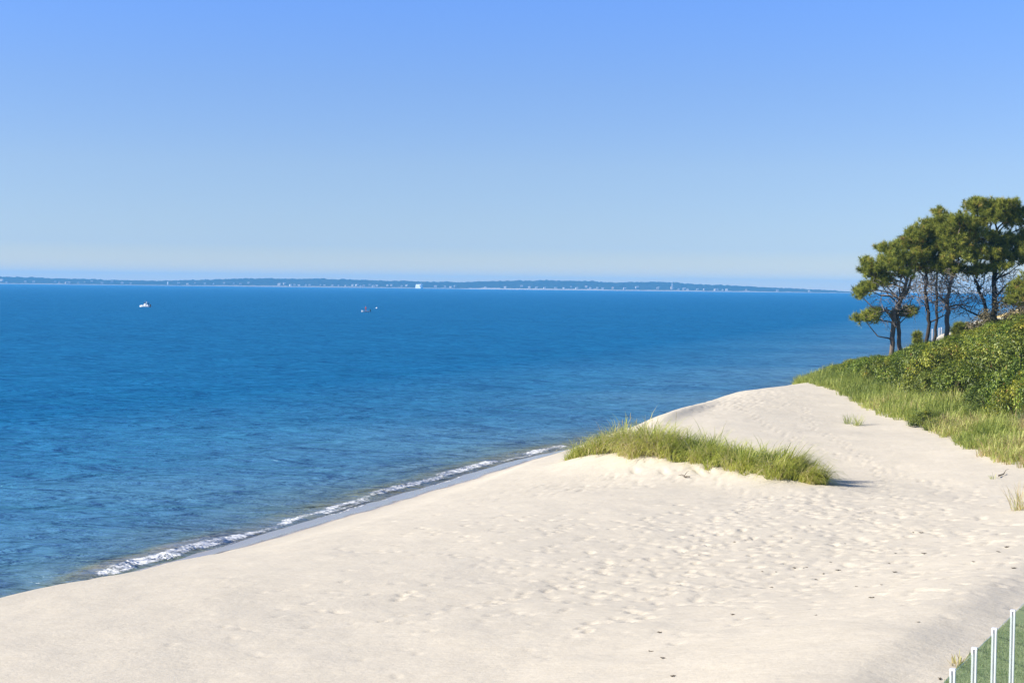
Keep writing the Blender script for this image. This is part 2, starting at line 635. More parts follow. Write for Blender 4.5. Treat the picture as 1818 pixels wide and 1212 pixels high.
def ground(x, y, detail=True):
    """height of the dry land, beach face and sea bed"""
    x, y = np.asarray(x, float), np.asarray(y, float)
    s, v = xy_to_sv(x, y)
    w = v - crest_v(s)
    z = tps(x, y)
    d, mz, sd_ = poly_near(x, y, MOUND, MOUND_Z)
    wid = np.where(sd_ < 0, 2.6, 1.9)            # the camera side falls away more gently
    z = z + mz * np.exp(-(d / wid) ** 2)
    d, rz, sd_ = poly_near(x, y, RIDGE, RIDGE_Z)
    z = z + rz * np.exp(-(d / np.where(sd_ > 0, 2.2, .9)) ** 2)
    d, lz, sd_ = poly_near(x, y, LIP, LIP_Z)
    z = z + lz * np.exp(-(d / np.where(sd_ > 0, 1.8, .75)) ** 2)
    if detail:
        near = np.clip(1.5 - y / 140, 0.3, 1)
        z = z + .07 * fbm(x * .22, y * .22, 3, 3) * near
    face = crest_h(s) + np.where(w < 0, -(crest_h(s) - .07) * smooth(0, 1.3, -w) - .085 * np.maximum(-w - 1.2, 0), .06 * w)
    face = np.maximum(face, -4)
    k = smooth(-.5, 2.2, w)
    return z * k + face * (1 - k)


# ------------------------------------------------------------------ beach sheet
def grow(a, b, first, ratio):
    out, st = [a], first
    while out[-1] < b:
        out.append(out[-1] + st)
        st *= ratio
    return out


s_ax = np.array([-60, -40, -20, -5, 5, 12] + list(np.arange(16, 62, .1)) + list(np.arange(62, 106, .22))
                + grow(106, 420, .4, 1.03))
v_ax = np.array([-6.0 - r for r in grow(.3, 40, .4, 1.3)][::-1] + list(np.arange(-6.0, 33, .1)) + grow(33, 130, .3, 1.06))
v_ax = np.unique(np.round(v_ax, 4))
S, V = np.meshgrid(s_ax, v_ax, indexing='ij')
GX, GY = sv_to_xy(S, V)
GZ = ground(GX, GY)
W_ = V - crest_v(S)

# wind-drifted low relief and scuffs, then footprints pressed in one by one
tramp = np.zeros_like(GZ)
dryk = smooth(.3, 2.0, W_)


def blob(cx, cy, rx, ry, rot=0.0):
    c, s_ = math.cos(rot), math.sin(rot)
    dx, dy = GX - cx, GY - cy
    return np.exp(-(((dx * c + dy * s_) / rx) ** 2 + ((-dx * s_ + dy * c) / ry) ** 2))


tramp = np.maximum.reduce([
    blob(8.5, 42, 6.5, 7.5), blob(5, 36, 5, 6) * .8, blob(11, 47, 4.5, 5), blob(4.5, 58, 4.0, 2.5) * .9, blob(13, 88, 4, 7) * .8,
    blob(10, 33, 4, 5) * .55, blob(1, 47, 6, 5) * .35, blob(15, 50, 3, 8) * .45, blob(-2, 36, 6, 5) * .22])
GZ += dryk * (.055 * fbm(GX * .5, GY * .6, 5, 2) + (.013 + .013 * tramp) * fbm(GX * 1.7, GY * 1.9, 9, 3))

ds0 = .125
n_fp = 0
cand = 14000
fx = rng.uniform(-8, 19, cand)
fy = rng.uniform(27, 98, cand)
fs, fv = xy_to_sv(fx, fy)
ii = np.searchsorted(s_ax, fs)
jj = np.searchsorted(v_ax, fv)
for k in range(cand):
    i, j = ii[k], jj[k]
    if i < 8 or j < 8 or i > len(s_ax) - 8 or j > len(v_ax) - 8 or dryk[i, j] < .9:
        continue
    if rng.random() > tramp[i, j] ** 1.3 + .05:
        continue
    w = 5
    sl = (slice(i - w, i + w + 1), slice(j - w, j + w + 1))
    a = rng.uniform(0, math.pi)
    c, s_ = math.cos(a), math.sin(a)
    dx, dy = GX[sl] - fx[k], GY[sl] - fy[k]
    p, q = (dx * c + dy * s_) / rng.uniform(.11, .17), (-dx * s_ + dy * c) / rng.uniform(.065, .10)
    r2 = p * p + q * q
    dep = rng.uniform(.02, .075) * (1 if tramp[i, j] > .2 else .6)
    GZ[sl] += -dep * np.exp(-r2) + dep * .08 * np.exp(-(np.sqrt(r2) - 1.7) ** 2 * 3)
    n_fp += 1
# trails of single steps
for (xa, ya, xb, yb, big) in ((-9, 50, 1.2, 58, .6), (-3, 33, 12, 47, 1), (2, 30, 9, 52, 1), (13, 40, 8, 57, 1), (16, 52, 12, 90, 1), (14, 49, 17, 84, 1), (-6, 44, 6, 38, .8), (5, 55, -2, 62, .8)):
    L = math.hypot(xb - xa, yb - ya)
    n_ = int(L / .62)
    ux, uy = (xb - xa) / L, (yb - ya) / L
    for q_ in range(n_):
        f = q_ / n_
        wv = .5 * math.sin(f * 9 + xa)
        fx_ = xa + (xb - xa) * f - uy * (wv + (.12 if q_ % 2 else -.12)) + rng.normal(0, .05)
        fy_ = ya + (yb - ya) * f + ux * (wv + (.12 if q_ % 2 else -.12)) + rng.normal(0, .05)
        s1, v1 = xy_to_sv(fx_, fy_)
        i, j = int(np.searchsorted(s_ax, s1)), int(np.searchsorted(v_ax, v1))
        if i < 8 or j < 8 or dryk[i, j] < .8: continue
        sl = (slice(i - 6, i + 7), slice(j - 6, j + 7))
        dx, dy = GX[sl] - fx_, GY[sl] - fy_
        r2 = ((dx * ux + dy * uy) / (.16 * big)) ** 2 + ((-dx * uy + dy * ux) / (.075 * big)) ** 2
        dep = rng.uniform(.05, .085) * big
        GZ[sl] += -dep * np.exp(-r2) + dep * .22 * np.exp(-(np.sqrt(r2) - 1.7) ** 2 * 3)
# scuffed slide marks on the mound's face
for (cx, cy, L) in ((7.6, 57.6, 1.5), (8.0, 57.4, 1.3), (6.3, 58.4, .9), (5.2, 59.5, .8), (9.2, 55.9, .8)):
    g = blob(cx, cy, .10, L * .5, R(8))
    GZ -= .13 * g
    GZ += .05 * blob(cx + .26, cy, .10, L * .5, R(8))
# wind-scooped hollow in the mound face
GZ -= .32 * blob(7.35, 60.0, .42, .42)
GZ += .10 * blob(7.1, 60.5, .7, .3)

wet = np.clip(1 - smooth(-.75, -.12 + .0 * W_, W_ + .25 * fbm(S * .35, S * 0 + 3.3, 21, 3)), 0, 1)
wet = np.where(GZ < .02, 1, wet)
# litter and roots under the dune vegetation
lit = smooth(20.2, 22.0, GX + .8 * fbm(GX * .5, GY * .5, 31, 3)) * smooth(44, 52, GY) * (GY < 130)
lit = np.maximum(lit, .0)
ni, nj = S.shape
idx = np.arange(ni * nj).reshape(ni, nj)
F = np.stack([idx[:-1, :-1], idx[1:, :-1], idx[1:, 1:], idx[:-1, 1:]], -1).reshape(-1, 4)[:, ::-1]
me = faces_np('beach', np.stack([GX, GY, GZ], -1).reshape(-1, 3), F, True)
fattr(me, 'wet', wet.ravel())
fattr(me, 'trampled', tramp.ravel())
fattr(me, 'litter', lit.ravel())
beach = obj('beach', me, M['sand'])
tag(beach, 'wide pale sand beach with footprints between sea and dunes', 'beach', kind='structure')


def gz(x, y):
    """height of the built sheet (bilinear)"""
    s, v = xy_to_sv(np.asarray(x, float), np.asarray(y, float))
    i = np.clip(np.searchsorted(s_ax, s) - 1, 0, len(s_ax) - 2)
    j = np.clip(np.searchsorted(v_ax, v) - 1, 0, len(v_ax) - 2)
    a = (s - s_ax[i]) / (s_ax[i + 1] - s_ax[i])
    b = (v - v_ax[j]) / (v_ax[j + 1] - v_ax[j])
    return (GZ[i, j] * (1 - a) + GZ[i + 1, j] * a) * (1 - b) + (GZ[i, j + 1] * (1 - a) + GZ[i + 1, j + 1] * a) * b


# ------------------------------------------------------------------ sea
s_w = np.array(sorted(set([-r for r in grow(40, 6500, 30, 1.35)])) + [-20, 0, 10] + list(np.arange(18, 110, .2)) + grow(110.2, 6500, .3, 1.045))
u_w = np.array(list(np.arange(-1.2, 7.0, .085)) + grow(7.0, 6500, .12, 1.035))
SW, UW = np.meshgrid(s_w, u_w, indexing='ij')
VC = crest_v(SW)
VW = -UW + VC * np.exp(-np.maximum(UW, 0) / 60.0)
WX, WY = sv_to_xy(SW, VW)
along = smooth(15, 22, SW) * (1 - smooth(105, 180, SW))
# small shore break: how strong along the shore, and where its crest runs
pxs = np.array(_cs)
_bs = {}


def s_at(px, py):
    p = at_z(px, py, 0)
    return xy_to_sv(p[0], p[1])[0]


b1a, b1b = s_at(120, 1030), s_at(430, 955)
b2a, b2b = s_at(700, 885), s_at(935, 822)
b3a, b3b = s_at(950, 808), s_at(1010, 792)


def hump(s, a, b, e=1.0):
    return smooth(a - e, a + e, s) * (1 - smooth(b - e, b + e, s))


amp = .10 * hump(SW, b1a, b1b, 2.0) + .07 * hump(SW, b2a, b2b, 1.5) + .06 * hump(SW, b3a, b3b, 1.0) + .02
wob = .5 * fbm(SW * .13, SW * 0, 41, 3) + .12 * fbm(SW * .9, SW * 0 + 2, 43, 3)
uc = 2.9 + wob * 1.2 + .2 * hump(SW, b1a, b1b, 4)
du = UW - uc
prof = np.where(du > 0, np.exp(-(du / 1.05) ** 2), np.exp(-(du / .5) ** 2))
WZ = amp * prof * along
foam_zone = np.where(du < 0, np.exp(-(du + .34) ** 2 / .14), np.exp(-(du / .2) ** 2) * .45)
fstr = (.8 * hump(SW, s_at(190, 1018), s_at(325, 985), 1.2) + .5 * hump(SW, b1a, b1b, 1.5) + 1.0 * hump(SW, s_at(760, 868), b2b, 1.2)
        + .8 * hump(SW, s_at(715, 882), s_at(760, 868), .8) + .9 * hump(SW, b3a, b3b, .8) + .72 * hump(SW, s_at(400, 978), s_at(720, 885), 2) + .3) * (1 + .5 * fbm(SW * .5, SW * 0 + 1.5, 57, 3))
foam = np.clip(foam_zone * fstr * .9, 0, .92) * along
# spent foam streaks in the swash
lace = .5 * fbm(SW * .35, SW * 0 + 4.5, 45, 3)
sw2 = np.exp(-((UW - 1.75 - lace) / .15) ** 2) * .98 * smooth(-.3, .2, fbm(SW * .3, SW * 0 + 9, 47, 3)) * hump(SW, s_at(380, 985), b2b, 3)
sw2 = np.maximum(sw2, np.exp(-((UW - 2.35 + lace) / .24) ** 2) * .86 * smooth(-.2, .3, fbm(SW * .25, SW * 0 + 7, 49, 3)) * hump(SW, s_at(380, 985), b3b, 3))
foam = np.maximum(foam, sw2)
lump = smooth(.45, .9, foam)
WZ += lump * (.01 + .02 * np.abs(vnoise(WX * 5, WY * 5, 51)) + .02 * vnoise(WX * 11, WY * 11, 53))
# wind chop, fading in from the shore and out with distance
chop = smooth(3, 14, UW) * (1 - smooth(60, 220, UW)) * (1 - smooth(150, 300, np.abs(SW)))
WZ += chop * (.045 * fbm(WX * .16, WY * .42, 61, 3) + .03 * fbm(WX * .5, WY * 1.1, 63, 2) + .05 * np.sin((UW + 2 * fbm(SW * .03, UW * .03, 65, 2)) * .9 + .1 * SW) * np.exp(-UW / 30))
# the film climbs the beach face
bed = np.where((UW < 4) & (np.abs(SW) < 400), gz(np.clip(WX, -300, 300), WY), -1)
film = np.exp(-np.maximum(UW - 1.0, 0) / .6)
WZ = np.where(UW < 4, np.maximum(WZ, (bed + .012) * film + WZ * (1 - film)), WZ)
ni, nj = SW.shape
idx = np.arange(ni * nj).reshape(ni, nj)
F = np.stack([idx[:-1, :-1], idx[1:, :-1], idx[1:, 1:], idx[:-1, 1:]], -1).reshape(-1, 4)
me = faces_np('sea', np.stack([WX, WY, WZ], -1).reshape(-1, 3), F, True)
off = np.clip((UW - .35 - 1.1 * smooth(s_at(300, 1000), s_at(480, 962), SW) + .25 * fbm(SW * .5, SW * 0 + 5, 71, 3)) / 40.0, 0, 1)
off0 = off.copy()
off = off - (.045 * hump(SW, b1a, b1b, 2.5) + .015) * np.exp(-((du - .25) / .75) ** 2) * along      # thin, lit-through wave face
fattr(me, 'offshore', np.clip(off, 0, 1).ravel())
fattr(me, 'foam', foam.ravel())
fattr(me, 'cover', np.clip(off0 * 40 / .8, 0, 1).ravel())
sea = obj('sea', me, M['water'])
tag(sea, 'blue rippled sea with small waves breaking on the sand', 'sea', kind='structure')

# ------------------------------------------------------------------ the far shore
FAR = 4500.0
_sil = [(-260, 493), (-120, 490), (0, 491.5), (60, 493), (120, 495), (200, 497.5), (280, 499), (350, 497.5), (400, 496), (460, 494.5), (520, 495), (560, 495),
        (610, 496.5), (650, 497), (700, 499), (760, 500), (820, 501.5), (860, 500), (910, 498.5), (1000, 498.5), (1045, 499), (1085, 502),
        (1130, 501.5), (1165, 500.5), (1200, 502), (1235, 505), (1290, 506.5), (1340, 509.5), (1400, 512.5), (1440, 514), (1470, 515.5),
        (1496, 517), (1512, 520.3), (1540, 521.5)]
_fx = np.array([at_y(a, b, FAR + 350)[0] for a, b in _sil])
_fz = np.array([at_y(a, b, FAR + 350)[2] for a, b in _sil])
_fz = np.maximum(_fz, .2)


def far_top(x):
    return np.interp(x, _fx, _fz)


def far_z(x, y):
    r = (y - FAR) / 350.0
    top = far_top(x * (1 + .0))
    rise = np.where(r < .12, r / .12 * .10, .10 + .90 * smooth(.12, 1.0, r) ** .8)
    rise = np.where(r > 1, 1 - .5 * (r - 1), rise)
    return np.maximum(top * rise, -1.5)


fxs = np.arange(_fx[0], _fx[-1], 5.0)
fys = np.array(list(np.arange(-20, 60, 8)) + list(np.arange(60, 460, 11)) + [500, 600]) + FAR
FXg, FYg = np.meshgrid(fxs, fys, indexing='ij')
FZg = far_z(FXg, FYg)
FZg[:, 0] = -1.0
r_ = (FYg - FAR)
inl = smooth(45, 75, r_ + 30 * fbm(FXg * .012, FYg * 0, 101, 3))
taper = smooth(0, 12, far_top(FXg))
FZg += inl * taper * (6.0 * np.abs(fbm(FXg * .045, FYg * .03, 103, 3)) + 3.5 * vnoise(FXg * .14, FYg * .05, 105) - 1.5)
sandy = (1 - inl) * smooth(-25, 5, r_)
bright = .35 + .65 * np.interp(FXg, [at_y(p, 512, FAR)[0] for p in (0, 600, 815, 835, 940, 980, 1200, 1510)], [.35, .25, .3, 1, 1, .7, .55, .35])
ni, nj = FXg.shape
idx = np.arange(ni * nj).reshape(ni, nj)
F = np.stack([idx[:-1, :-1], idx[1:, :-1], idx[1:, 1:], idx[:-1, 1:]], -1).reshape(-1, 4)
me = faces_np('far_hills', np.stack([FXg, FYg, FZg], -1).reshape(-1, 3), F, True)
fattr(me, 'sandy', (sandy * bright).ravel())
t = NT('far_woodland').set(Roughness=.95)
v = t.coord()
c = t.ramp(t.noise(v, .03, 5, .7), [(.3, (.018, .024, .014)), (.5, (.034, .04, .022)), (.72, (.06, .058, .036))])
t.link(t.mix(t.attr('sandy').outputs['Fac'], c, (.62, .56, .48)), t.b.inputs['Base Color'])
t.b.inputs['Specular IOR Level'].default_value = .05
hills = obj('far_hills', me, t.m)
tag(hills, 'low wooded hills with a thin sandy shore across the water', 'hills', kind='structure')

# houses along it
M['house_white'] = mat_plain('white_clapboard', (.62, .61, .60), .6, .3, .03)
M['house_grey'] = mat_plain('grey_shingle', (.42, .40, .38), .8, .2, .1)
M['house_tan'] = mat_plain('tan_shingle', (.52, .42, .34), .8, .2, .1)
M['roof_grey'] = mat_plain('grey_roof', (.20, .19, .19), .85, .2, .1)
M['roof_light'] = mat_plain('pale_roof', (.42, .40, .39), .85, .2, .1)
M['pane'] = mat_plain('dark_pane', (.04, .05, .07), .1, .5, .05)


def house_proto(w, d, h, wall, roof):
    root = thing('far_house', 'x', 'house')
    mb = MB()
    mb.poly([(-w / 2, -d / 2, -3), (w / 2, -d / 2, -3), (w / 2, d / 2, -3), (-w / 2, d / 2, -3),
             (-w / 2, -d / 2, h), (w / 2, -d / 2, h), (w / 2, d / 2, h), (-w / 2, d / 2, h),
             (-w / 2, 0, h + d * .42), (w / 2, 0, h + d * .42)],
            [(0, 1, 5, 4), (1, 2, 6, 9, 5), (2, 3, 7, 6), (3, 0, 4, 8, 7)])
    mb.build('wall', wall, root)
    e = .5
    mb = MB()
    for sgn in (-1, 1):
        mb.poly([(-w / 2 - e, sgn * (d / 2 + e), h - .42 * e + .1), (w / 2 + e, sgn * (d / 2 + e), h - .42 * e + .1), (w / 2 + e, 0, h + d * .42 + .1), (-w / 2 - e, 0, h + d * .42 + .1),
                 (-w / 2 - e, sgn * (d / 2 + e), h - .42 * e + .4), (w / 2 + e, sgn * (d / 2 + e), h - .42 * e + .4), (w / 2 + e, 0, h + d * .42 + .45), (-w / 2 - e, 0, h + d * .42 + .45)],
                [(0, 1, 2, 3), (4, 5, 6, 7), (0, 1, 5, 4), (1, 2, 6, 5), (3, 0, 4, 7)])
    rf = mb.build('roof', roof, root)
    MB().box((w * .2, .2, h + d * .42 + .5), (.9, .9, 2.2)).build('chimney', M['house_tan'], rf)
    for k in (-.28, 0, .28):
        MB().box((k * w, -d / 2 - .05, h * .55), (1.3, .12, 1.6)).build('window', M['pane'], root)
    return root


protos = [house_proto(11, 8, 5, M['house_white'], M['roof_light']), house_proto(14, 8, 4, M['house_white'], M['roof_grey']),
          house_proto(12, 9, 6, M['house_grey'], M['roof_light']), house_proto(9, 8, 5.5, M['house_tan'], M['roof_light'])]
_used = [False] * 4
HL = [(3, 0, 1.5), (12, 1, 1), (45, 3, 1), (60, 2, .9), (98, 2, 1), (105, 3, 1.1), (118, 2, 1), (123, 3, .9), (139, 2, 1), (150, 3, .8), (163, 2, 1),
      (181, 2, 1), (199, 2, .9), (217, 2, 1), (232, 3, .9), (317, 2, 1), (333, 1, .8), (346, 3, .8), (364, 0, .9), (379, 0, .9), (398, 0, .8), (415, 1, .8), (427, 0, .8),
      (441, 2, .8), (496, 2, 1.2), (505, 2, 1), (516, 0, 1), (523, 0, .9), (531, 1, .8), (543, 0, 1.1), (550, 0, .9), (569, 0, .9), (576, 2, .8), (590, 0, .8), (601, 0, .9),
      (614, 2, .8), (626, 0, .9), (634, 0, 1.3), (640, 0, 1), (646, 2, .9), (657, 0, .9), (663, 0, 1), (669, 0, .9), (688, 0, .8), (695, 2, .8), (713, 0, .8), (722, 0, 1),
      (773, 0, 1.2), (790, 0, .9), (800, 0, .9), (808, 2, .8), (862, 0, .7), (897, 0, .9), (926, 0, 1.1), (940, 2, .9), (953, 0, .9), (967, 0, .9), (985, 0, .9), (988, 3, .8),
      (1001, 0, .8), (1014, 0, 1), (1024, 0, 1), (1041, 2, .9), (1048, 0, 1.2), (1061, 0, .8), (1070, 0, .9), (1088, 3, 1), (1109, 2, 1.1), (1131, 2, 1.2), (1168, 3, 1.3), (1205, 2, .9),
      (1215, 2, 1.1), (1221, 0, 1.1), (1238, 2, .8), (1250, 0, .8), (1270, 2, 1.1), (1274, 0, 1), (1283, 0, .9), (1290, 0, 1), (1325, 3, 1), (1380, 2, .9), (1437, 2, .8)]
hr = random.Random(5)
for (px, k, sc) in HL:
    Y = FAR + hr.choice([48, 55, 66, 80, 105]) if px > 480 else FAR + hr.choice([60, 90, 120, 150])
    X = at_y(px, 510, Y)[0]
    if not _used[k]:
        o = protos[k]; _used[k] = True
    else:
        o = copy_tree(protos[k])
    o.location = (X, Y, float(far_z(np.array(X), np.array(Y))) + 2.0)
    o.rotation_euler = (0, 0, hr.choice([0, .3, -.4, 1.57, .8]))
    o.scale = (sc * .68, sc * .68, sc * .5)
    tag(o, ['small white house with pale roof on the far shore', 'long low white house on the far shore',
            'small grey house on the far wooded shore', 'small tan house on the far wooded shore'][k], 'house',
        ['white far shore houses', 'long white far shore houses', 'grey far shore houses', 'tan far shore houses'][k])
# lighthouse, steeple
X = at_y(298, 505, FAR + 40)[0]
o = thing('lighthouse', 'slim white lighthouse tower on the far shore, leftmost tall white speck', 'lighthouse', (X, FAR + 40, 1.5))
MB().tube([(0, 0, 0), (0, 0, 6), (0, 0, 11)], [1.9, 1.7, 1.4], 12).build('tower', M['white'], o, True)
MB().tube([(0, 0, 11), (0, 0, 13), (0, 0, 14.4)], [1.1, 1.1, .1], 10).build('lantern', M['roof_grey'], o)
X = at_y(1193, 505, FAR + 90)[0]
zb = float(far_z(np.array(X), np.array(FAR + 90)))
o = thing('church', 'church with a pointed steeple rising above the far shore houses', 'church', (X, FAR + 90, zb))
MB().box((2, 3, 4), (11, 16, 10)).build('nave', M['house_tan'], o)
MB().poly([(-4, -5.5, 9), (8, -5.5, 9), (8, 11.5, 9), (-4, 11.5, 9), (2, -5.5, 13.5), (2, 11.5, 13.5)], [(0, 1, 4), (1, 2, 5, 4), (2, 3, 5), (3, 0, 4, 5)]).build('roof', M['roof_grey'], o)
st = MB().box((0, -6, 8), (3.6, 3.6, 18)).build('tower', M['house_white'], o)
MB().poly([(-2, -8, 17), (2, -8, 17), (2, -4, 17), (-2, -4, 17), (0, -6, 25)], [(0, 1, 4), (1, 2, 4), (2, 3, 4), (3, 0, 4)]).build('spire', M['roof_light'], st)
# ferry
Yf = FAR - 40
p = at_y(745, 512, Yf)
o = thing('ferry', 'big white ferry moored at the far shore', 'ferry', (p[0], Yf, 0), R(-38))
MB().poly([(-12, -6, -1), (9, -6, -1), (11, 0, -1), (9, 6, -1), (-12, 6, -1), (-12.5, -6.5, 5), (10, -6.5, 5), (13, 0, 5.6), (10, 6.5, 5), (-12.5, 6.5, 5)],
          [(0, 1, 6, 5), (1, 2, 7, 6), (2, 3, 8, 7), (3, 4, 9, 8), (4, 0, 5, 9), (5, 6, 7, 8, 9)]).build('hull', M['white'], o)
MB().box((-3, 0, 7.5), (17, 12, 5)).build('upper_deck', M['white'], o)
MB().box((-3, 0, 11.5), (17, 11, 3)).build('top_deck', M['white'], o)
br = MB().box((7, 0, 12.2), (5, 10, 4.4)).build('bridge', M['white'], o)
MB().box((7, 0, 13), (5.1, 10.1, 1)).build('window', M['pane'], br)
MB().tube([(-4, 0, 13), (-4.4, 0, 17)], [1.5, 1.2], 10).build('funnel', M['roof_grey'], o)
MB().tube([(6, 0, 14.4), (6, 0, 20)], [.25, .1], 6).build('mast', M['white'], o)

# ------------------------------------------------------------------ boats
M['hull_white'] = mat_plain('white_gelcoat', (.80, .81, .82), .25, .5, .03)
M['dark'] = mat_plain('dark_rubber', (.03, .03, .035), .6)
M['skin'] = mat_plain('skin', (.45, .28, .2), .6)
M['red'] = mat_plain('red_cloth', (.42, .07, .06), .8)
M['navy'] = mat_plain('navy_cloth', (.03, .04, .09), .8)
M['white_cloth'] = mat_plain('white_cloth', (.75, .75, .75), .8)


def hull_mesh(L, Wd, H, draft=.25):
    mb = MB()
    secs = []
    for i in range(9):
        t = i / 8
        x = -L / 2 + L * t
        w = Wd / 2 * (1 - max(0, (t - .45) / .55) ** 2.2) + .01
        sheer = H + .25 * max(0, t - .4) ** 2 * 2
        secs.append([(x, -w, sheer), (x, -w * .92, sheer * .4), (x, -w * .6, -draft * .5), (x, 0, -draft * (1 - t * .5)),
                     (x, w * .6, -draft * .5), (x, w * .92, sheer * .4), (x, w, sheer), (x, w * .86, sheer - .02), (x, 0, sheer - .28), (x, -w * .86, sheer - .02)])
    n = len(secs[0])
    pts = [p for s_ in secs for p in s_]
    fs = []
    for i in range(8):
        for j in range(n):
            fs.append((i * n + j, (i + 1) * n + j, (i + 1) * n + (j + 1) % n, i * n + (j + 1) % n))
    fs.append(tuple(range(n))[::-1])
    fs.append(tuple(8 * n + j for j in range(n)))
    return mb.poly(pts, fs)


def person(label, loc, rz, pose, cloth, legs):
    """one continuous skinned body with head, torso, arms and legs"""
    J = {'standing': [(0, 0, .95), (0, .02, 1.2), (0, 0, 1.42), (0, .02, 1.55), (0, .05, 1.70), (.2, 0, 1.4), (.3, .05, 1.15), (.26, .28, 1.02), (-.2, 0, 1.4), (-.3, .05, 1.15), (-.26, .28, 1.02),
                      (.1, 0, .9), (.12, .03, .48), (.12, 0, .06), (.12, .14, .03), (-.1, 0, .9), (-.12, .03, .48), (-.12, 0, .06), (-.12, .14, .03)],
         'sitting': [(0, 0, .12), (0, .02, .36), (0, .05, .58), (0, .07, .70), (0, .1, .86), (.2, .04, .56), (.28, .12, .32), (.2, .36, .26), (-.2, .04, .56), (-.28, .12, .32), (-.2, .36, .26),
                     (.1, .04, .1), (.14, .46, .14), (.14, .5, -.28), (.14, .64, -.32), (-.1, .04, .1), (-.14, .46, .14), (-.14, .5, -.28), (-.14, .64, -.32)]}[pose]
    E = [(0, 1), (1, 2), (2, 3), (3, 4), (2, 5), (5, 6), (6, 7), (2, 8), (8, 9), (9, 10), (0, 11), (11, 12), (12, 13), (13, 14), (0, 15), (15, 16), (16, 17), (17, 18)]
    rad = [.15, .14, .15, .055, .11, .07, .05, .04, .07, .05, .04, .09, .065, .045, .04, .09, .065, .045, .04]
    me = bpy.data.meshes.new('person')
    me.from_pydata(J, E, [])
    me.materials.append(cloth)
    o = obj('person', me, None, None, loc)
    o.rotation_euler = (0, 0, rz)
    o.modifiers.new('skin', 'SKIN')
    for i, r in enumerate(rad):
        me.skin_vertices[0].data[i].radius = (r, r)
        me.skin_vertices[0].data[i].use_root = (i == 0)
    o.modifiers.new('sub', 'SUBSURF').render_levels = 1
    hx, hy, hz = J[4]
    hd = MB().tube([(hx, hy, hz - .06), (hx, hy, hz + .0), (hx, hy + .01, hz + .08), (hx, hy, hz + .14)], [.07, .105, .105, .05], 8).build('head', M['skin'], o, True)
    MB().tube([(hx, hy - .02, hz + .05), (hx, hy - .02, hz + .13), (hx, hy - .02, hz + .16)], [.115, .10, .04], 8).build('hair', M['stem'], hd, True)
    tag(o, label, 'person')
    return o


p = at_z(257, 545, 0)
o = thing('motorboat', 'white open motorboat with a windscreen on the water, the longer of the two boats', 'boat', (p[0], p[1], .02), R(160))
hull_mesh(4.6, 1.8, .44).build('hull', M['hull_white'], o, False)
MB().box((-.2, 0, .9), (.8, .9, .95), taper=.8).build('console', M['hull_white'], o)
MB().poly([(.25, -.5, 1.3), (.25, .5, 1.3), (-.05, .42, 1.75), (-.05, -.42, 1.75), (.22, -.5, 1.3), (.22, .5, 1.3), (-.08, .42, 1.75), (-.08, -.42, 1.75)],
          [(0, 1, 2, 3), (7, 6, 5, 4), (0, 3, 7, 4), (1, 5, 6, 2), (2, 6, 7, 3)]).build('windscreen', M['pane'], o)
MB().box((1.1, 0, .62), (.7, 1.3, .35)).build('bow_seat', M['hull_white'], o)
MB().box((-1.5, 0, .7), (.6, 1.4, .5)).build('seat', M['hull_white'], o)
m = MB().box((-2.5, 0, .75), (.4, .45, .7), taper=.8).build('outboard_motor', M['dark'], o)
MB().box((-2.5, 0, .1), (.16, .2, .8)).build('shaft', M['dark'], m)
MB().tube([(-.5, .55, .6), (-.5, .55, 2.6)], [.02, .012], 5).build('antenna', M['white'], o)
person('person in a white top standing at the motorboat console', (p[0] + .75, p[1], .42), R(90), 'standing', M['white_cloth'], M['navy'])
person('person in dark clothes sitting in the stern of the motorboat', (p[0] + 1.5, p[1] + .2, .97), R(90), 'sitting', M['navy'], M['navy'])
p = at_z(648, 554, 0)
o = thing('dinghy', 'small white dinghy seen bow on, carrying a person in red', 'boat', (p[0], p[1], .02), R(205))
hull_mesh(2.7, 1.35, .5).build('hull', M['hull_white'], o)
MB().box((-.3, 0, .4), (.35, 1.15, .08)).build('seat', M['wood_grey'], o)
MB().box((.7, 0, .42), (.35, .95, .08)).build('seat', M['wood_grey'], o)
m = MB().box((-1.9, 0, .65), (.35, .38, .6), taper=.8).build('outboard_motor', M['dark'], o)
MB().box((-1.9, 0, .05), (.14, .18, .7)).build('shaft', M['dark'], m)
person('person in a red jacket standing in the small dinghy', (p[0] + .25, p[1] + .2, .24), R(160), 'standing', M['red'], M['navy'])
p = at_z(669, 547.5, 0)
o = thing('mooring_buoy', 'small pale mooring buoy floating right of the dinghy', 'buoy', (p[0], p[1], 0))
MB().tube([(0, 0, -.3), (0, 0, -.15), (0, 0, .1), (0, 0, .35), (0, 0, .48)], [.12, .36, .45, .34, .08], 12).build('float', M['white'], o, True)
MB().tube([(0, 0, .46), (0, 0, .62)], [.05, .05], 6).build('ring', M['groove'], o)


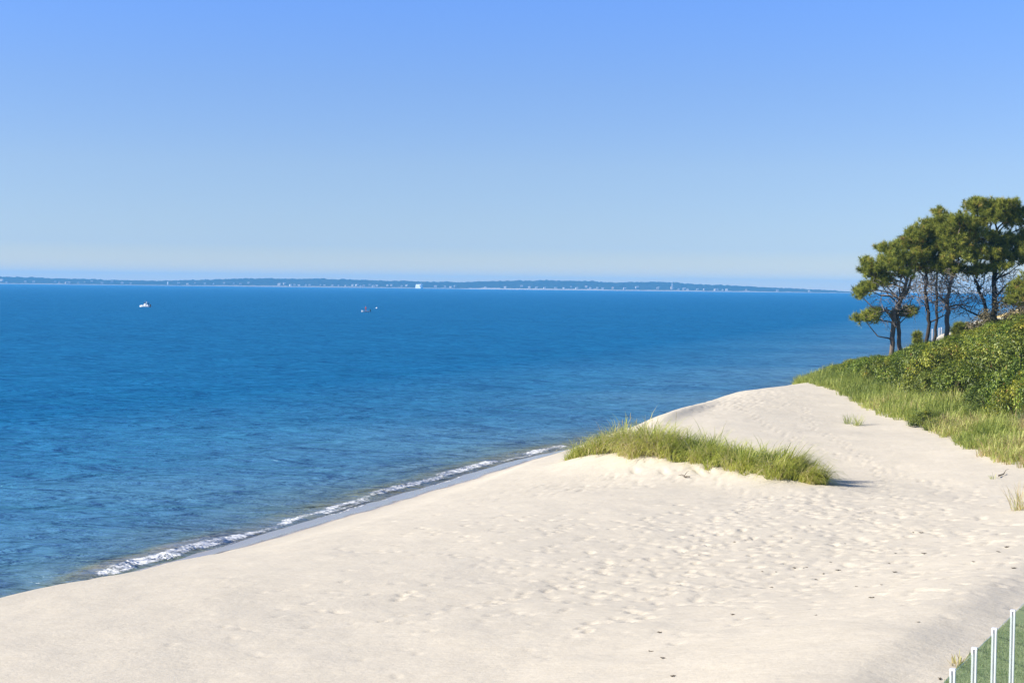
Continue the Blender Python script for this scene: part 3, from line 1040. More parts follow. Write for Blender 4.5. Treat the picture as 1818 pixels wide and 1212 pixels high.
# ------------------------------------------------------------------ blades and leaves
def blades(name, P, L, az, th0, bend, wd, tint):
    n = len(P)
    ts = [(.0, 1.0), (.42, .9), (.75, .6), (1.0, 0)]
    h = np.stack([np.sin(az), np.cos(az), 0 * az], -1)
    side = np.stack([np.cos(az), -np.sin(az), 0 * az], -1)
    pos = P.copy()
    rows = []
    prev = 0
    for (t, w) in ts:
        if t > 0:
            th = th0 + bend * (prev + t) / 2
            pos = pos + (h * np.sin(th)[:, None] + np.array([0, 0, 1.0]) * np.cos(th)[:, None]) * (L * (t - prev))[:, None]
        prev = t
        if w > 0:
            rows.append(pos - side * (wd * w / 2)[:, None])
            rows.append(pos + side * (wd * w / 2)[:, None])
        else:
            rows.append(pos)
    Vv = np.stack(rows, 1).reshape(-1, 3)
    b = np.arange(n)[:, None] * 7
    Q = np.concatenate([b + np.array([[0, 1, 3, 2]]), b + np.array([[2, 3, 5, 4]])])
    T = b + np.array([[4, 5, 6]])
    me = faces_np(name, Vv, [Q, T])
    fattr(me, 'tint', np.repeat(tint, 7))
    return me


def clumped(centres, per, spread, Lr, out_lean, bendr, wdr, tintf, wind=None, seed=1):
    """tussocks: blades fan out from each centre"""
    g = np.random.default_rng(seed)
    cx, cy, size = centres
    n = len(cx)
    k = np.maximum(4, (per * size * g.uniform(.7, 1.3, n)).astype(int))
    ci = np.repeat(np.arange(n), k)
    m = len(ci)
    a = g.uniform(0, 2 * np.pi, m)
    r = np.sqrt(g.random(m)) * spread * size[ci]
    x, y = cx[ci] + r * np.sin(a), cy[ci] + r * np.cos(a)
    L = g.uniform(*Lr, m) * size[ci] * g.uniform(.8, 1.15, n)[ci]
    az = a + g.normal(0, .7, m)
    th = np.abs(g.normal(out_lean, .16, m))
    bd = g.uniform(*bendr, m)
    if wind is not None:
        wa, ws = wind(x, y)
        vx, vy = np.sin(az) * (1 - ws) + np.sin(wa) * ws, np.cos(az) * (1 - ws) + np.cos(wa) * ws
        az = np.arctan2(vx, vy)
    tint = np.clip(tintf(x, y, g) + g.normal(0, .14, m) + g.normal(0, .10, n)[ci], 0, 1)
    P = np.stack([x, y, gz(x, y) - .03], -1)
    return P, L, az, th, bd, g.uniform(*wdr, m), tint


# beach grass on the mound
g = np.random.default_rng(11)
seg = np.hypot(*(MOUND[1:] - MOUND[:-1]).T)
cum = np.concatenate([[0], np.cumsum(seg)])
nC = 230
tt = g.uniform(0, 1, nC) * cum[-1]
mx, my = np.interp(tt, cum, MOUND[:, 0]), np.interp(tt, cum, MOUND[:, 1])
fr = tt / cum[-1]
offw = np.interp(fr, [0, .1, .25, .8, 1], [.35, .8, 1.25, 1.2, .6])
o1, o2 = g.uniform(-1, 1, nC), g.uniform(-.9, 1.4, nC)
cx, cy = mx + o1 * .25 + o2 * offw * .35, my + o2 * offw
size = np.interp(fr, [0, .12, .25, .5, .9, 1], [.38, .95, 1.2, .98, .95, .88]) * g.uniform(.5, 1.25, nC)


def wind_mound(x, y):
    e = smooth(9.5, 12.0, x)
    return np.full_like(x, R(115)) + e * R(25), .35 + .35 * e


P, L, az, th, bd, wd, tint = clumped((cx, cy, size), 105, .34, (.8, 1.65), .24, (.9, 2.5), (.016, .032),
                                     lambda x, y, g: .64 + .30 * (g.random(len(x)) > .9) + .35 * fbm(x * .6, y * .6, 77, 2), wind_mound, 12)
o = obj('beach_grass', blades('beach_grass', P, L, az, th, bd, wd, tint), M['beach_grass'])
tag(o, 'long green beach grass arching over the low sand mound', 'grass', kind='stuff')
# seed stalks standing out of it
for (px, py, hh) in ((1117, 752, 20), (1103, 757, 14), (1097, 756, 10), (1198, 748, 18), (1128, 750, 8)):
    q = at_y(px, py, 66 if px < 1150 else 63)
    b = float(gz(q[0], q[1]))
    ttop = at_y(px, py - hh, q[1])
    ro = thing('grass_stalk', f'thin dry seed stalk sticking up out of the mound grass', 'grass stalk', (q[0], q[1], b), 0, 'seed stalks above the mound grass')
    Hh = ttop[2] - b
    MB().tube([(0, 0, -.05), (.02, 0, Hh * .5), (.05, 0, Hh * .8)], [.008, .006, .005], 5).build('stem', M['straw'], ro)
    MB().tube([(.05, 0, Hh * .8), (.055, 0, Hh * .9), (.06, 0, Hh)], [.008, .016, .004], 5).build('seed_head', M['straw'], ro)


# grass along the foot of the dune
def veg_edge(y):
    return 20.1 + .7 * fbm(np.asarray(y) * .13, np.asarray(y) * 0, 91, 3) + np.interp(y, [40, 50, 55, 90, 97, 100, 106], [0.2, 0.0, 0, .1, .2, -.2, 1.0])


g = np.random.default_rng(21)
nC = 2600
y = g.uniform(46, 106, nC)
dx = g.gamma(1.8, 1.05, nC)
x = veg_edge(y) + dx
keep = (x < .36 * y + 4) & (dx < 9)
x, y, dx = x[keep], y[keep], dx[keep]
size = np.clip(.55 + .18 * dx, .5, 1.05) * g.uniform(.45, 1.5, len(x)) * np.interp(y, [50, 75, 100], [.85, 1.0, .9])
P, L, az, th, bd, wd, tint = clumped((x, y, size), 34, .42, (.45, .95), .2, (.25, 1.3), (.016, .034),
                                     lambda x, y, g: np.interp(y, [50, 62, 72, 90], [.74, .68, .55, .56]) + .5 * fbm(x * .38, y * .25, 78, 3)
                                     + .25 * (g.random(len(x)) > .93), lambda x, y: (np.full_like(x, R(100)), .3), 22)
o = obj('dune_grass', blades('dune_grass', P, L, az, th, bd, wd, tint), M['verge_grass'])
tag(o, 'tangled yellow green grass along the foot of the dune', 'grass', kind='stuff')

# lone tufts on the sand
TUFTS = [(1505, 752, .8, 'wispy grass tuft alone on the sand below the dune grass, left one', 40),
         (1521, 755, .9, 'wispy grass tuft alone on the sand below the dune grass, right one', 46),
         (1376, 683, .5, 'tiny grass tuft on the crest edge of the sand dune', 30),
         (1328, 692, .35, 'sparse grass sprig on the dune rim, seaward of the others', 16),
         (1711, 797, .45, 'dark leafy sprig on the sand below the dune grass', 16),
         (1732, 800, .4, 'small sprig beside the dark leafy sprig on the sand', 14),
         (1765, 850, .4, 'low twiggy sprig on sand near the right edge', 12),
         (1812, 905, 1.0, 'tan dry grass clump at the right edge of the sand', 70),
         (1291, 828, .6, 'green weed growing on the sand face before the mound', 40),
         (1268, 822, .5, 'upright green shoot on the mound face', 10),
         (1066, 812, .35, 'short grass sprig in front of the mound, leftmost', 10),
         (1700, 1180, .3, 'orange dry grass tuft just outside the glass fence', 26)]
for i, (px, py, sz, lab, k) in enumerate(TUFTS):
    q = at_z(px, py, 2.3)
    for _ in range(6):
        q = at_z(px, py, float(gz(q[0], q[1])))
    P, L, az, th, bd, wd, tint = clumped((np.array([q[0]]), np.array([q[1]]), np.array([1.0])), k, .22 * sz + .05, (.5 * sz, 1.0 * sz), .3, (.2, .9),
                                         (.012, .022), lambda x, y, g: .55 + (.4 if ('dry' in lab or 'orange' in lab) else (-.35 if 'dark' in lab else 0)) + 0 * x, None, 200 + i)
    base = np.array([q[0], q[1], float(gz(q[0], q[1]))])
    ro = obj('grass_tuft', blades('grass_tuft', P - base, L, az, th, bd, wd, tint), M['verge_grass'], None, tuple(base))
    tag(ro, lab, 'grass tuft')


# ------------------------------------------------------------------ shrubs
def leaves(C0, Nrm, size, tint, g, ratio=.55):
    """one folded leaf (4 verts, 2 tris) per point"""
    n = len(C0)
    up = Nrm / np.linalg.norm(Nrm, axis=1, keepdims=True)
    rnd = g.normal(0, 1, (n, 3))
    a = np.cross(up, rnd); a /= np.linalg.norm(a, axis=1, keepdims=True)
    b = np.cross(up, a)
    s = size[:, None]
    V = np.stack([C0 - a * s * .5, C0 + b * s * ratio * .5 + up * s * .10, C0 + a * s * .5 + up * s * -.05, C0 - b * s * ratio * .5 + up * s * .10], 1).reshape(-1, 3)
    i = np.arange(n)[:, None] * 4
    return V, np.concatenate([i + np.array([[0, 1, 2]]), i + np.array([[0, 2, 3]])]), np.repeat(tint, 4)


def shrub_proto(seed, nleaf=4600, brown=False):
    """unit shrub: about 1 m radius, 1 m tall"""
    g = np.random.default_rng(seed)
    nc = 26
    u = g.random(nc) * 2 * np.pi
    zz = g.random(nc) ** .8
    rr = np.sqrt(np.maximum(0, 1 - zz ** 2)) * g.uniform(.75, 1.05, nc)
    cc = np.stack([rr * np.cos(u), rr * np.sin(u), .12 + zz * .80 * g.uniform(.85, 1.1, nc)], -1)
    ctint = g.normal(0, .13, nc)
    ci = g.integers(0, nc, nleaf)
    d = g.normal(0, 1, (nleaf, 3)); d /= np.linalg.norm(d, axis=1, keepdims=True)
    rad = .30 * g.random(nleaf) ** .4 * g.uniform(.55, 1.3, nc)[ci]
    p = cc[ci] + d * rad[:, None] * np.array([1, 1, .8])
    p[:, 2] = np.abs(p[:, 2])
    nrm = d * .8 + cc[ci] * .5 + np.array([0, 0, .6]) + g.normal(0, .45, (nleaf, 3))
    tint = np.clip(.46 + ctint[ci] + g.normal(0, .17, nleaf) + .3 * (g.random(nleaf) > .965), 0, 1)
    V, F, T = leaves(p, nrm, g.uniform(.042, .092, nleaf), tint, g)
    me = faces_np('foliage', V, F)
    fattr(me, 'tint', T)
    mb = MB()
    for k in range(9):
        c = cc[k * 3 % nc]
        mb.tube([(c[0] * .1, c[1] * .1, -.15), (c[0] * .45, c[1] * .45, c[2] * .5), (c[0] * .95, c[1] * .95, c[2] * .95)], [.035, .022, .008], 5)
    root = thing('shrub', 'x', 'shrub')
    obj('foliage', me, M['shrub_brown'] if brown else M['shrub'], root)
    mb.build('stems', M['stem'], root)
    return root


SP = [shrub_proto(300 + i) for i in range(4)]
sp_used = [False] * 4
_sk = np.array([(1440, 672), (1470, 656), (1500, 642), (1530, 634), (1560, 630), (1600, 627), (1640, 606), (1700, 594), (1760, 572), (1818, 558), (1900, 545), (2100, 520)], float)


def project(p):
    q = np.linalg.inv(_CM) @ np.array([p[0], p[1], p[2], 1.0])
    return 909 + FPX * q[0] / -q[2], 606 - FPX * q[1] / -q[2]


g = np.random.default_rng(31)
pts = []
for _ in range(9000):
    y = g.uniform(60, 107)
    x = g.uniform(22.6, .36 * y + 4.5)
    lim = np.interp(y, [60, 75, 90, 98, 104, 107], [24.6, 23.9, 23.2, 22.6, 23.0, 24.5])
    if x < lim: continue
    rad = g.uniform(1.15, 2.3) * (.75 if x < lim + .8 else 1)
    if all((x - a) ** 2 + (y - b) ** 2 > (.88 * max(rad, c)) ** 2 for a, b, c in pts):
        pts.append((x, y, rad))
n_shrub = 0
for (x, y, rad) in pts:
    zb = float(gz(x, y))
    px, py = project((x, y, zb))
    if px < 1425 or px > 1870: continue
    cap = at_y(px, float(np.interp(px, _sk[:, 0], _sk[:, 1])), y)[2] - zb
    front = x < np.interp(y, [60, 75, 90, 98, 104, 107], [24.6, 23.9, 23.2, 22.6, 23.0, 24.5]) + 1.6
    h = min(rad * g.uniform(.85, 1.9), cap * (g.uniform(.9, 1.0) if y > 94 else g.uniform(.72, 1.0)))
    if h < .45: continue
    k = int(g.integers(0, 4))
    o = SP[k] if not sp_used[k] else copy_tree(SP[k])
    sp_used[k] = True
    o.location = (x, y, zb - .08)
    o.rotation_euler = (0, 0, g.uniform(0, 6.28))
    o.scale = (rad, rad, h)
    if front:
        tag(o, 'leafy green shrub in the front row of the thicket above the dune grass', 'shrub', 'front row of dune shrubs')
    elif y > 98:
        tag(o, 'green shrub at the back of the thicket, round the feet of the pines', 'shrub', 'shrubs around the pine trunks')
    else:
        tag(o, 'dense green shrub in the middle of the thicket on the dune slope', 'shrub', 'dune slope shrubs')
    n_shrub += 1
# low yellow-green herbs in the grass
for (px, py, rad, h, lab) in ((1652, 744, 1.1, .8, 'low bright yellow green bush at the edge of the sand'), (1674, 752, .9, .6, 'low bushy weed right of the yellow green bush at the sand edge')):
    q = at_z(px, py + 8, 2.6)
    for _ in range(5):
        q = at_z(px, py + 8, float(gz(q[0], q[1])))
    o = copy_tree(SP[1])
    o.name = 'low_bush'
    o.location = (q[0], q[1], q[2] - .15)
    o.scale = (rad, rad, h)
    del o['group']
    tag(o, lab, 'bush')
o = shrub_proto(330, 4200, True)
q = at_y(1788, 580, 101)
o.location = (q[0], q[1], float(gz(q[0], q[1])))
o.scale = (2.6, 1.8, at_y(1788, 538, 101)[2] - float(gz(q[0], q[1])))
tag(o, 'brown half bare shrub beside the rightmost pine', 'shrub')


# ------------------------------------------------------------------ pines
def needle_tufts(pads, g):
    """pads: world ellipsoids (c, rx, ry, rz). Returns needle triangles."""
    VV, TT = [], []
    tips = []
    for (c, rx, ry, rz) in pads:
        area = rx * rz
        n = int(34 + 92 * area)
        d = g.normal(0, 1, (n, 3)); d /= np.linalg.norm(d, axis=1, keepdims=True)
        d[:, 2] = np.where(d[:, 2] < -.35, -d[:, 2], d[:, 2])
        r = g.uniform(.45, 1.22, n) ** .8
        p = np.array(c) + d * r[:, None] * np.array([rx, ry, rz]) + g.normal(0, .10, (n, 3))
        ax = d * np.array([.8, .8, .5]) + np.array([0, 0, .75]) + g.normal(0, .3, (n, 3))
        ax /= np.linalg.norm(ax, axis=1, keepdims=True)
        tips.append((np.array(c), p))
        m = 46
        dirs = g.normal(0, 1, (n, m, 3)); dirs /= np.linalg.norm(dirs, axis=2, keepdims=True)
        dirs = dirs * .95 + ax[:, None] * .75
        dirs /= np.linalg.norm(dirs, axis=2, keepdims=True)
        Ln = g.uniform(.18, .42, (n, m, 1))
        base = p[:, None] + ax[:, None] * g.uniform(-.16, .12, (n, m, 1))
        side = np.cross(dirs, g.normal(0, 1, (n, m, 3))); side /= np.linalg.norm(side, axis=2, keepdims=True)
        w = g.uniform(.013, .022, (n, m, 1))
        tri = np.stack([base - side * w, base + side * w, base + dirs * Ln], 2)
        tint = np.clip(.48 + g.normal(0, .2, (n, 1)) + g.normal(0, .13, (n, m)) + .35 * (g.random((n, 1)) > .96), 0, 1)
        VV.append(tri.reshape(-1, 3)); TT.append(np.repeat(tint.ravel(), 3))
    V, T = np.concatenate(VV), np.concatenate(TT)
    F = np.arange(len(V)).reshape(-1, 3)
    return V, F, T, tips


def pine(label, Y, trunks, pads, limbs, seed, dead=(), dark=False):
    """trunks/limbs: pixel polylines with widths in px; pads: (px, py, rx_px, ry_px, dY)"""
    g = np.random.default_rng(seed)
    k = Y / FPX
    b0 = at_y(trunks[0][0][0], trunks[0][0][1], Y)
    base = np.array([b0[0], Y, float(gz(b0[0], Y))])
    root = thing('pine_tree', label, 'tree', tuple(base))
    bark = M['bark_dark'] if dark else M['bark']
    for ti, tr in enumerate(trunks):
        pts, rad = [], []
        for i, (px, py, w) in enumerate(tr):
            q = at_y(px, py, Y) + np.array([0, (ti * .35), 0])
            if i == 0:
                pts.append((q[0] - base[0], q[1] - base[1], float(gz(q[0], q[1])) - .3 - base[2])); rad.append(w * k * .62)
            pts.append(tuple(q - base)); rad.append(w * k * .5)
        # finer, slightly crooked
        pp, rr = [], []
        for i in range(len(pts) - 1):
            for f in (0, .33, .66):
                p = np.array(pts[i]) * (1 - f) + np.array(pts[i + 1]) * f
                pp.append(tuple(p + (g.normal(0, .035, 3) if (i or f) else 0))); rr.append((rad[i] * (1 - f) + rad[i + 1] * f) * g.uniform(.93, 1.07))
        pp.append(pts[-1]); rr.append(rad[-1])
        MB().tube(pp, rr, 9).build('trunk', bark, root, True)
    W = []
    for (px, py, rx, ry, dY) in pads:
        q = at_y(px, py, Y) + np.array([0, dY, 0])
        W.append((q - base, rx * k * 1.2, max(.9, rx * k * 1.05), ry * k * 1.28))
    V, F, T, tips = needle_tufts(W, g)
    me = faces_np('crown', V, F)
    fattr(me, 'tint', T)
    obj('crown', me, M['pine'], root)
    # limbs from trunk to each pad, then twigs to the tufts
    tl = trunks[0]
    mb = MB()
    tw = MB()
    for (c, p), pd in zip(tips, pads):
        tr = min(trunks, key=lambda q: abs(q[-1][0] - pd[0]))
        cand_ = [(abs(q[0] - pd[0]) * .5 + abs(q[1] - (pd[1] + 38)), q) for q in tr]
        xs_, ys_ = [q[0] for q in tr], [q[1] for q in tr]
        ya = np.clip(pd[1] + g.uniform(18, 45), min(ys_), max(ys_) - 12)
        xa = np.interp(-ya, [-v_ for v_ in ys_], xs_)
        a = at_y(xa, ya, Y) - base
        midp = a * .45 + c * .55 + np.array([0, 0, -.25]) + g.normal(0, .15, 3)
        q1 = a * .75 + midp * .25 + np.array([0, 0, .12])
        MB().tube([tuple(a), tuple(q1), tuple(midp), tuple(c + np.array([0, 0, -.1]))], [.075, .06, .045, .025], 6).build('limb', bark, root, True)
        sel = p[g.choice(len(p), min(len(p), 14), replace=False)]
        for t_ in sel:
            m_ = c * .55 + t_ * .45 + g.normal(0, .12, 3) + np.array([0, 0, -.15])
            tw.tube([tuple(c), tuple(m_), tuple(t_)], [.028, .02, .010], 4, False)
    for lm in limbs:
        pts = [tuple(at_y(px, py, Y) + np.array([0, -.25 * i, 0]) - base) for i, (px, py, w) in enumerate(lm)]
        MB().tube(pts, [w * k * .5 for (_, _, w) in lm], 6).build('limb', bark, root, True)
    tag(tw.build('twigs', M['stem'], root), kind='stuff')
    # bare dead wood under the crown
    if dead:
        dm = MB()
        for (px, py, rx, ry, n) in dead:
            for _ in range(int(n * 2.3)):
                x0, y0 = px + g.uniform(-rx, rx), py + g.uniform(-ry, ry)
                st_ = at_y(x0, y0, Y) + np.array([0, g.uniform(-1.6, 1.6), 0]) - base
                dr = np.array([g.normal(0, 1), g.normal(0, .8), g.normal(.15, .5)]); dr /= np.linalg.norm(dr)
                Ln = g.uniform(.4, 1.3)
                pts = [st_]
                for s_ in range(3):
                    dr = dr + g.normal(0, .38, 3); dr /= np.linalg.norm(dr)
                    pts.append(pts[-1] + dr * Ln / 3)
                    if g.random() < .6:
                        d2 = dr + g.normal(0, .8, 3); d2 /= np.linalg.norm(d2)
                        dm.tube([tuple(pts[-1]), tuple(pts[-1] + d2 * Ln * .22), tuple(pts[-1] + (d2 + g.normal(0, .3, 3)) * Ln * .4)], [.014, .010, .005], 3, False)
                dm.tube([tuple(p_) for p_ in pts], [.026, .021, .015, .008], 4, False)
        tag(dm.build('dead_branches', M['twig'], root), kind='stuff')
    return root


pine('leftmost twin trunked pine leaning seaward with low drooping bough', 104.0,
     [[(1584, 622, 9), (1586, 585, 8.5), (1587, 560, 8), (1594, 540, 7), (1606, 515, 6), (1612, 490, 5), (1610, 465, 3)],
      [(1599, 622, 8), (1598, 590, 7.5), (1597, 562, 7), (1600, 535, 6), (1612, 520, 5), (1622, 495, 4), (1628, 475, 2.5)]],
     [(1536, 567, 16, 7, 0), (1552, 557, 12, 7, .4), (1528, 522, 9, 9, 0), (1545, 512, 15, 8, .5), (1566, 503, 16, 9, 0), (1545, 484, 17, 10, 0),
      (1570, 474, 22, 13, -.8), (1590, 458, 22, 12, 0), (1580, 444, 18, 9, .6), (1603, 470, 20, 13, .8), (1565, 490, 18, 9, .9), (1605, 560, 14, 7, .8), (1618, 553, 10, 6, .3),
      (1597, 488, 14, 8, -.6), (1540, 468, 7, 5, 0)],
     [[(1588, 562, 5), (1570, 552, 3.5), (1548, 558, 2.5), (1528, 565, 1.5)], [(1600, 535, 4), (1580, 520, 3), (1550, 514, 2), (1528, 522, 1.3)],
      [(1590, 575, 4), (1578, 560, 3), (1570, 545, 2)], [(1597, 560, 3), (1612, 556, 2), (1625, 552, 1.2)]], 401,
     dead=((1590, 525, 34, 26, 55), (1570, 560, 26, 14, 14)))
pine('slim pine with a curved dark trunk, second from the sea', 107.0,
     [[(1645, 605, 7), (1650, 575, 6.5), (1647, 550, 6), (1642, 520, 5), (1645, 490, 4.5), (1642, 455, 3.5)]],
     [(1632, 440, 24, 15, 0), (1615, 424, 16, 10, -.5), (1645, 424, 22, 14, .6), (1622, 458, 20, 11, -.9), (1648, 462, 22, 13, .4), (1608, 438, 14, 9, .9), (1640, 408, 16, 9, 0), (1634, 478, 18, 8, 0)],
     [[(1651, 572, 3), (1664, 565, 2.2), (1684, 553, 1.5)], [(1648, 560, 2), (1640, 540, 1.5), (1630, 530, 1)]], 402, dead=((1645, 510, 30, 28, 60), (1660, 545, 20, 12, 12)), dark=True)
pine('thinnest pine, with straight dark trunk between two others', 108.5,
     [[(1660, 602, 5.5), (1663, 575, 5), (1664, 545, 4.5), (1662, 515, 4), (1664, 480, 3.2), (1668, 440, 2.5)]],
     [(1665, 420, 20, 14, 0), (1655, 402, 13, 9, .3), (1672, 398, 14, 11, -.4), (1668, 382, 8, 8, 0), (1672, 444, 22, 13, .6), (1660, 468, 18, 8, -.6)],
     [[(1664, 555, 2), (1676, 548, 1.5), (1690, 548, 1)]], 403, dead=((1665, 510, 26, 28, 48),), dark=True)
pine('pine with rough grey brown trunk left of the thick forked pine', 105.5,
     [[(1680, 606, 9), (1682, 580, 8.5), (1684, 552, 8), (1682, 530, 6.5), (1688, 500, 5), (1692, 460, 4)]],
     [(1690, 440, 24, 15, 0), (1688, 415, 20, 13, .5), (1702, 398, 20, 13, -.5), (1698, 462, 24, 12, -.7), (1706, 432, 20, 14, .8), (1685, 480, 14, 8, 0), (1715, 452, 16, 12, 0), (1718, 425, 18, 13, .4), (1722, 405, 16, 11, .6), (1700, 480, 18, 9, .4), (1670, 478, 18, 9, .5)],
     [[(1684, 545, 4), (1700, 540, 2.5), (1722, 545, 1.5)], [(1683, 540, 3), (1668, 528, 2), (1652, 520, 1.2)]], 404, dead=((1690, 515, 30, 28, 60), (1705, 548, 22, 10, 12)))
pine('tallest pine, thick forked dark trunk and broad crown', 106.5,
     [[(1764, 580, 12), (1765, 550, 11), (1766, 525, 9), (1766, 490, 8), (1768, 450, 6), (1770, 410, 4)],
      [(1757, 580, 7), (1754, 555, 6.5), (1750, 535, 6), (1740, 510, 5), (1734, 495, 3.5)]],
     [(1737, 374, 18, 13, 0), (1730, 362, 9, 7, 0), (1760, 370, 20, 11, .5), (1783, 368, 20, 10, -.4), (1805, 382, 18, 12, .3), (1752, 390, 20, 12, -.8), (1772, 388, 20, 12, .6), (1800, 398, 14, 8, 0),
      (1735, 400, 16, 10, .6), (1742, 425, 24, 13, -.6), (1765, 440, 22, 11, .8), (1788, 430, 20, 10, 0), (1808, 442, 20, 15, .5), (1752, 455, 24, 11, -1.0), (1778, 458, 20, 10, .3), (1722, 485, 14, 7, -.8),
      (1742, 480, 12, 6, -1), (1765, 476, 16, 7, -1.2), (1808, 465, 20, 12, -.4), (1725, 450, 18, 11, .9), (1840, 430, 30, 25, 0), (1838, 390, 24, 18, 0)],
     [[(1757, 570, 5), (1735, 560, 3.5), (1712, 550, 2.5), (1698, 543, 1.6)], [(1766, 530, 4.5), (1785, 505, 3), (1812, 490, 2)], [(1766, 545, 3.5), (1780, 528, 2.4), (1800, 520, 1.6), (1815, 508, 1.2)],
      [(1767, 500, 3), (1782, 480, 2), (1795, 470, 1.5)]], 405, dead=((1760, 515, 40, 24, 50), (1790, 500, 26, 22, 36), (1735, 535, 26, 18, 20)), dark=True)
pine('pine partly cut off by the right edge, with low green boughs', 103.0,
     [[(1842, 575, 10), (1845, 530, 9), (1848, 480, 7), (1850, 440, 4)]],
     [(1806, 522, 16, 8, 0), (1818, 510, 16, 8, .5), (1798, 537, 14, 7, -.4), (1820, 535, 16, 9, 0), (1845, 500, 26, 14, 0), (1850, 450, 26, 18, 0)],
     [[(1845, 545, 4), (1825, 530, 3), (1806, 524, 2)]], 406, dead=((1805, 548, 22, 12, 24),))
for (px, py, sc, lab) in ((1629, 596, .55, 'tiny pine sapling poking up left of the slim pine'), (1699, 582, 1.0, 'small pine sapling before the far sand knoll'),
                          (1712, 583, .8, 'smaller pine sapling right of the sapling before the sand knoll')):
    Y = 112
    q = at_y(px, py, Y)
    b = float(gz(q[0], Y))
    root = thing('pine_sapling', lab, 'sapling', (q[0], Y, b))
    gg = np.random.default_rng(int(px))
    Hh = q[2] - b
    MB().tube([(0, 0, -.1), (.03, 0, Hh * .5), (0, 0, Hh)], [.05, .04, .015], 6).build('trunk', M['bark'], root)
    V, F, T, _ = needle_tufts([((0, 0, Hh - .1), .28 * sc, .28 * sc, .35 * sc), ((0, 0, Hh - .6), .4 * sc, .4 * sc, .35 * sc)], gg)
    me = faces_np('crown', V, F)
    fattr(me, 'tint', T * .9)
    obj('crown', me, M['pine'], root)

# ------------------------------------------------------------------ far bend of the beach: white posts and grassy knoll
for (px, y0, y1, Y) in ((1655, 600, 585, 262), (1660, 601, 586, 262), (1667, 598, 583, 266), (1671, 597, 582, 266)):
    a, b = at_y(px, y0, Y), at_y(px, y1, Y)
    zb = float(gz(a[0], Y))
    ro = thing('beach_stair_post', 'white post of the beach stairs seen far between the pine trunks', 'post', (a[0], Y, zb), 0, 'white posts on the far beach')
    MB().box((0, 0, (b[2] - zb) / 2), (.15, .15, b[2] - zb)).build('shaft', M['white'], ro)
    MB().box((0, 0, b[2] - zb + .06), (.2, .2, .1), taper=.6).build('cap', M['white'], ro)
g = np.random.default_rng(51)
n = 500
x, y = g.uniform(80, 112, n), g.uniform(248, 285, n)
keep = gz(x, y) > 3.1
x, y = x[keep], y[keep]
P, L, az, th, bd, wd, tint = clumped((x, y, g.uniform(.7, 1.2, len(x))), 14, .7, (.5, .9), .3, (.3, 1.2), (.05, .09), lambda x, y, g: .62 + 0 * x, None, 52)
o = obj('knoll_grass', blades('knoll_grass', P, L, az, th, bd, wd, tint), M['verge_grass'])
tag(o, 'grass topping the pale sand knoll far behind the pines', 'grass', kind='stuff')

# ------------------------------------------------------------------ lawn and glass fence
FD = np.array([.5, .866])
FN = np.array([.866, -.5])            # landward
F0 = at_z(1695, 1186, 4.7)[:2]
LZ = 3.1
fa = np.arange(-14, 26, .16)
fb = np.concatenate([np.arange(-1.9, 4.0, .12), np.arange(4.0, 14, .6)])
A, B = np.meshgrid(fa, fb, indexing='ij')
edge = -1.29 + .05 * fbm(A * .9, A * 0, 121, 3)
Bc = np.maximum(B, edge)
LX, LY = F0[0] + A * FD[0] + Bc * FN[0], F0[1] + A * FD[1] + Bc * FN[1]
LZg = np.maximum(ground(LX, LY), gz(LX, LY)) * 1.0 + .03
ni, nj = A.shape
idx = np.arange(ni * nj).reshape(ni, nj)
F = np.stack([idx[:-1, :-1], idx[1:, :-1], idx[1:, 1:], idx[:-1, 1:]], -1).reshape(-1, 4)[:, ::-1]
me = faces_np('lawn', np.stack([LX, LY, LZg], -1).reshape(-1, 3), F, True)
t = NT('lawn_turf').set(Roughness=.95)
c = t.mix(.5, t.ramp(t.noise(t.coord(), 1.6, 5, .65), [(.3, (.15, .21, .10)), (.7, (.36, .39, .22))]), t.ramp(t.noise(t.coord(), 16, 5, .7), [(.3, (.13, .19, .09)), (.75, (.42, .42, .24))]))
t.link(c, t.b.inputs['Base Color'])
t.b.inputs['Specular IOR Level'].default_value = .1
lawn = obj('lawn', me, t.m)
tag(lawn, 'green lawn beside the glass fence', 'lawn', kind='structure')
g = np.random.default_rng(61)
n = 26000
a, b = g.uniform(-6, 10, n), g.uniform(-1.7, 1.6, n)
keep = b > -1.29 + .05 * fbm(a * .9, a * 0, 121, 3)
a, b = a[keep], b[keep]
x, y = F0[0] + a * FD[0] + b * FN[0], F0[1] + a * FD[1] + b * FN[1]
z = np.maximum(ground(x, y), gz(x, y)) + .02
n = len(x)
me = blades('lawn_grass', np.stack([x, y, z], -1), g.uniform(.04, .10, n), g.uniform(0, 6.28, n), np.abs(g.normal(.2, .2, n)), g.uniform(.2, 1, n), g.uniform(.006, .012, n),
            np.clip(g.normal(.5, .2, n) + .9 * fbm(x * .9, y * .9, 141, 3), 0, 1))
o = obj('lawn_grass', me, M['lawn_blade'])
tag(o, 'short green grass blades of the lawn along the glass fence', 'grass', kind='stuff')

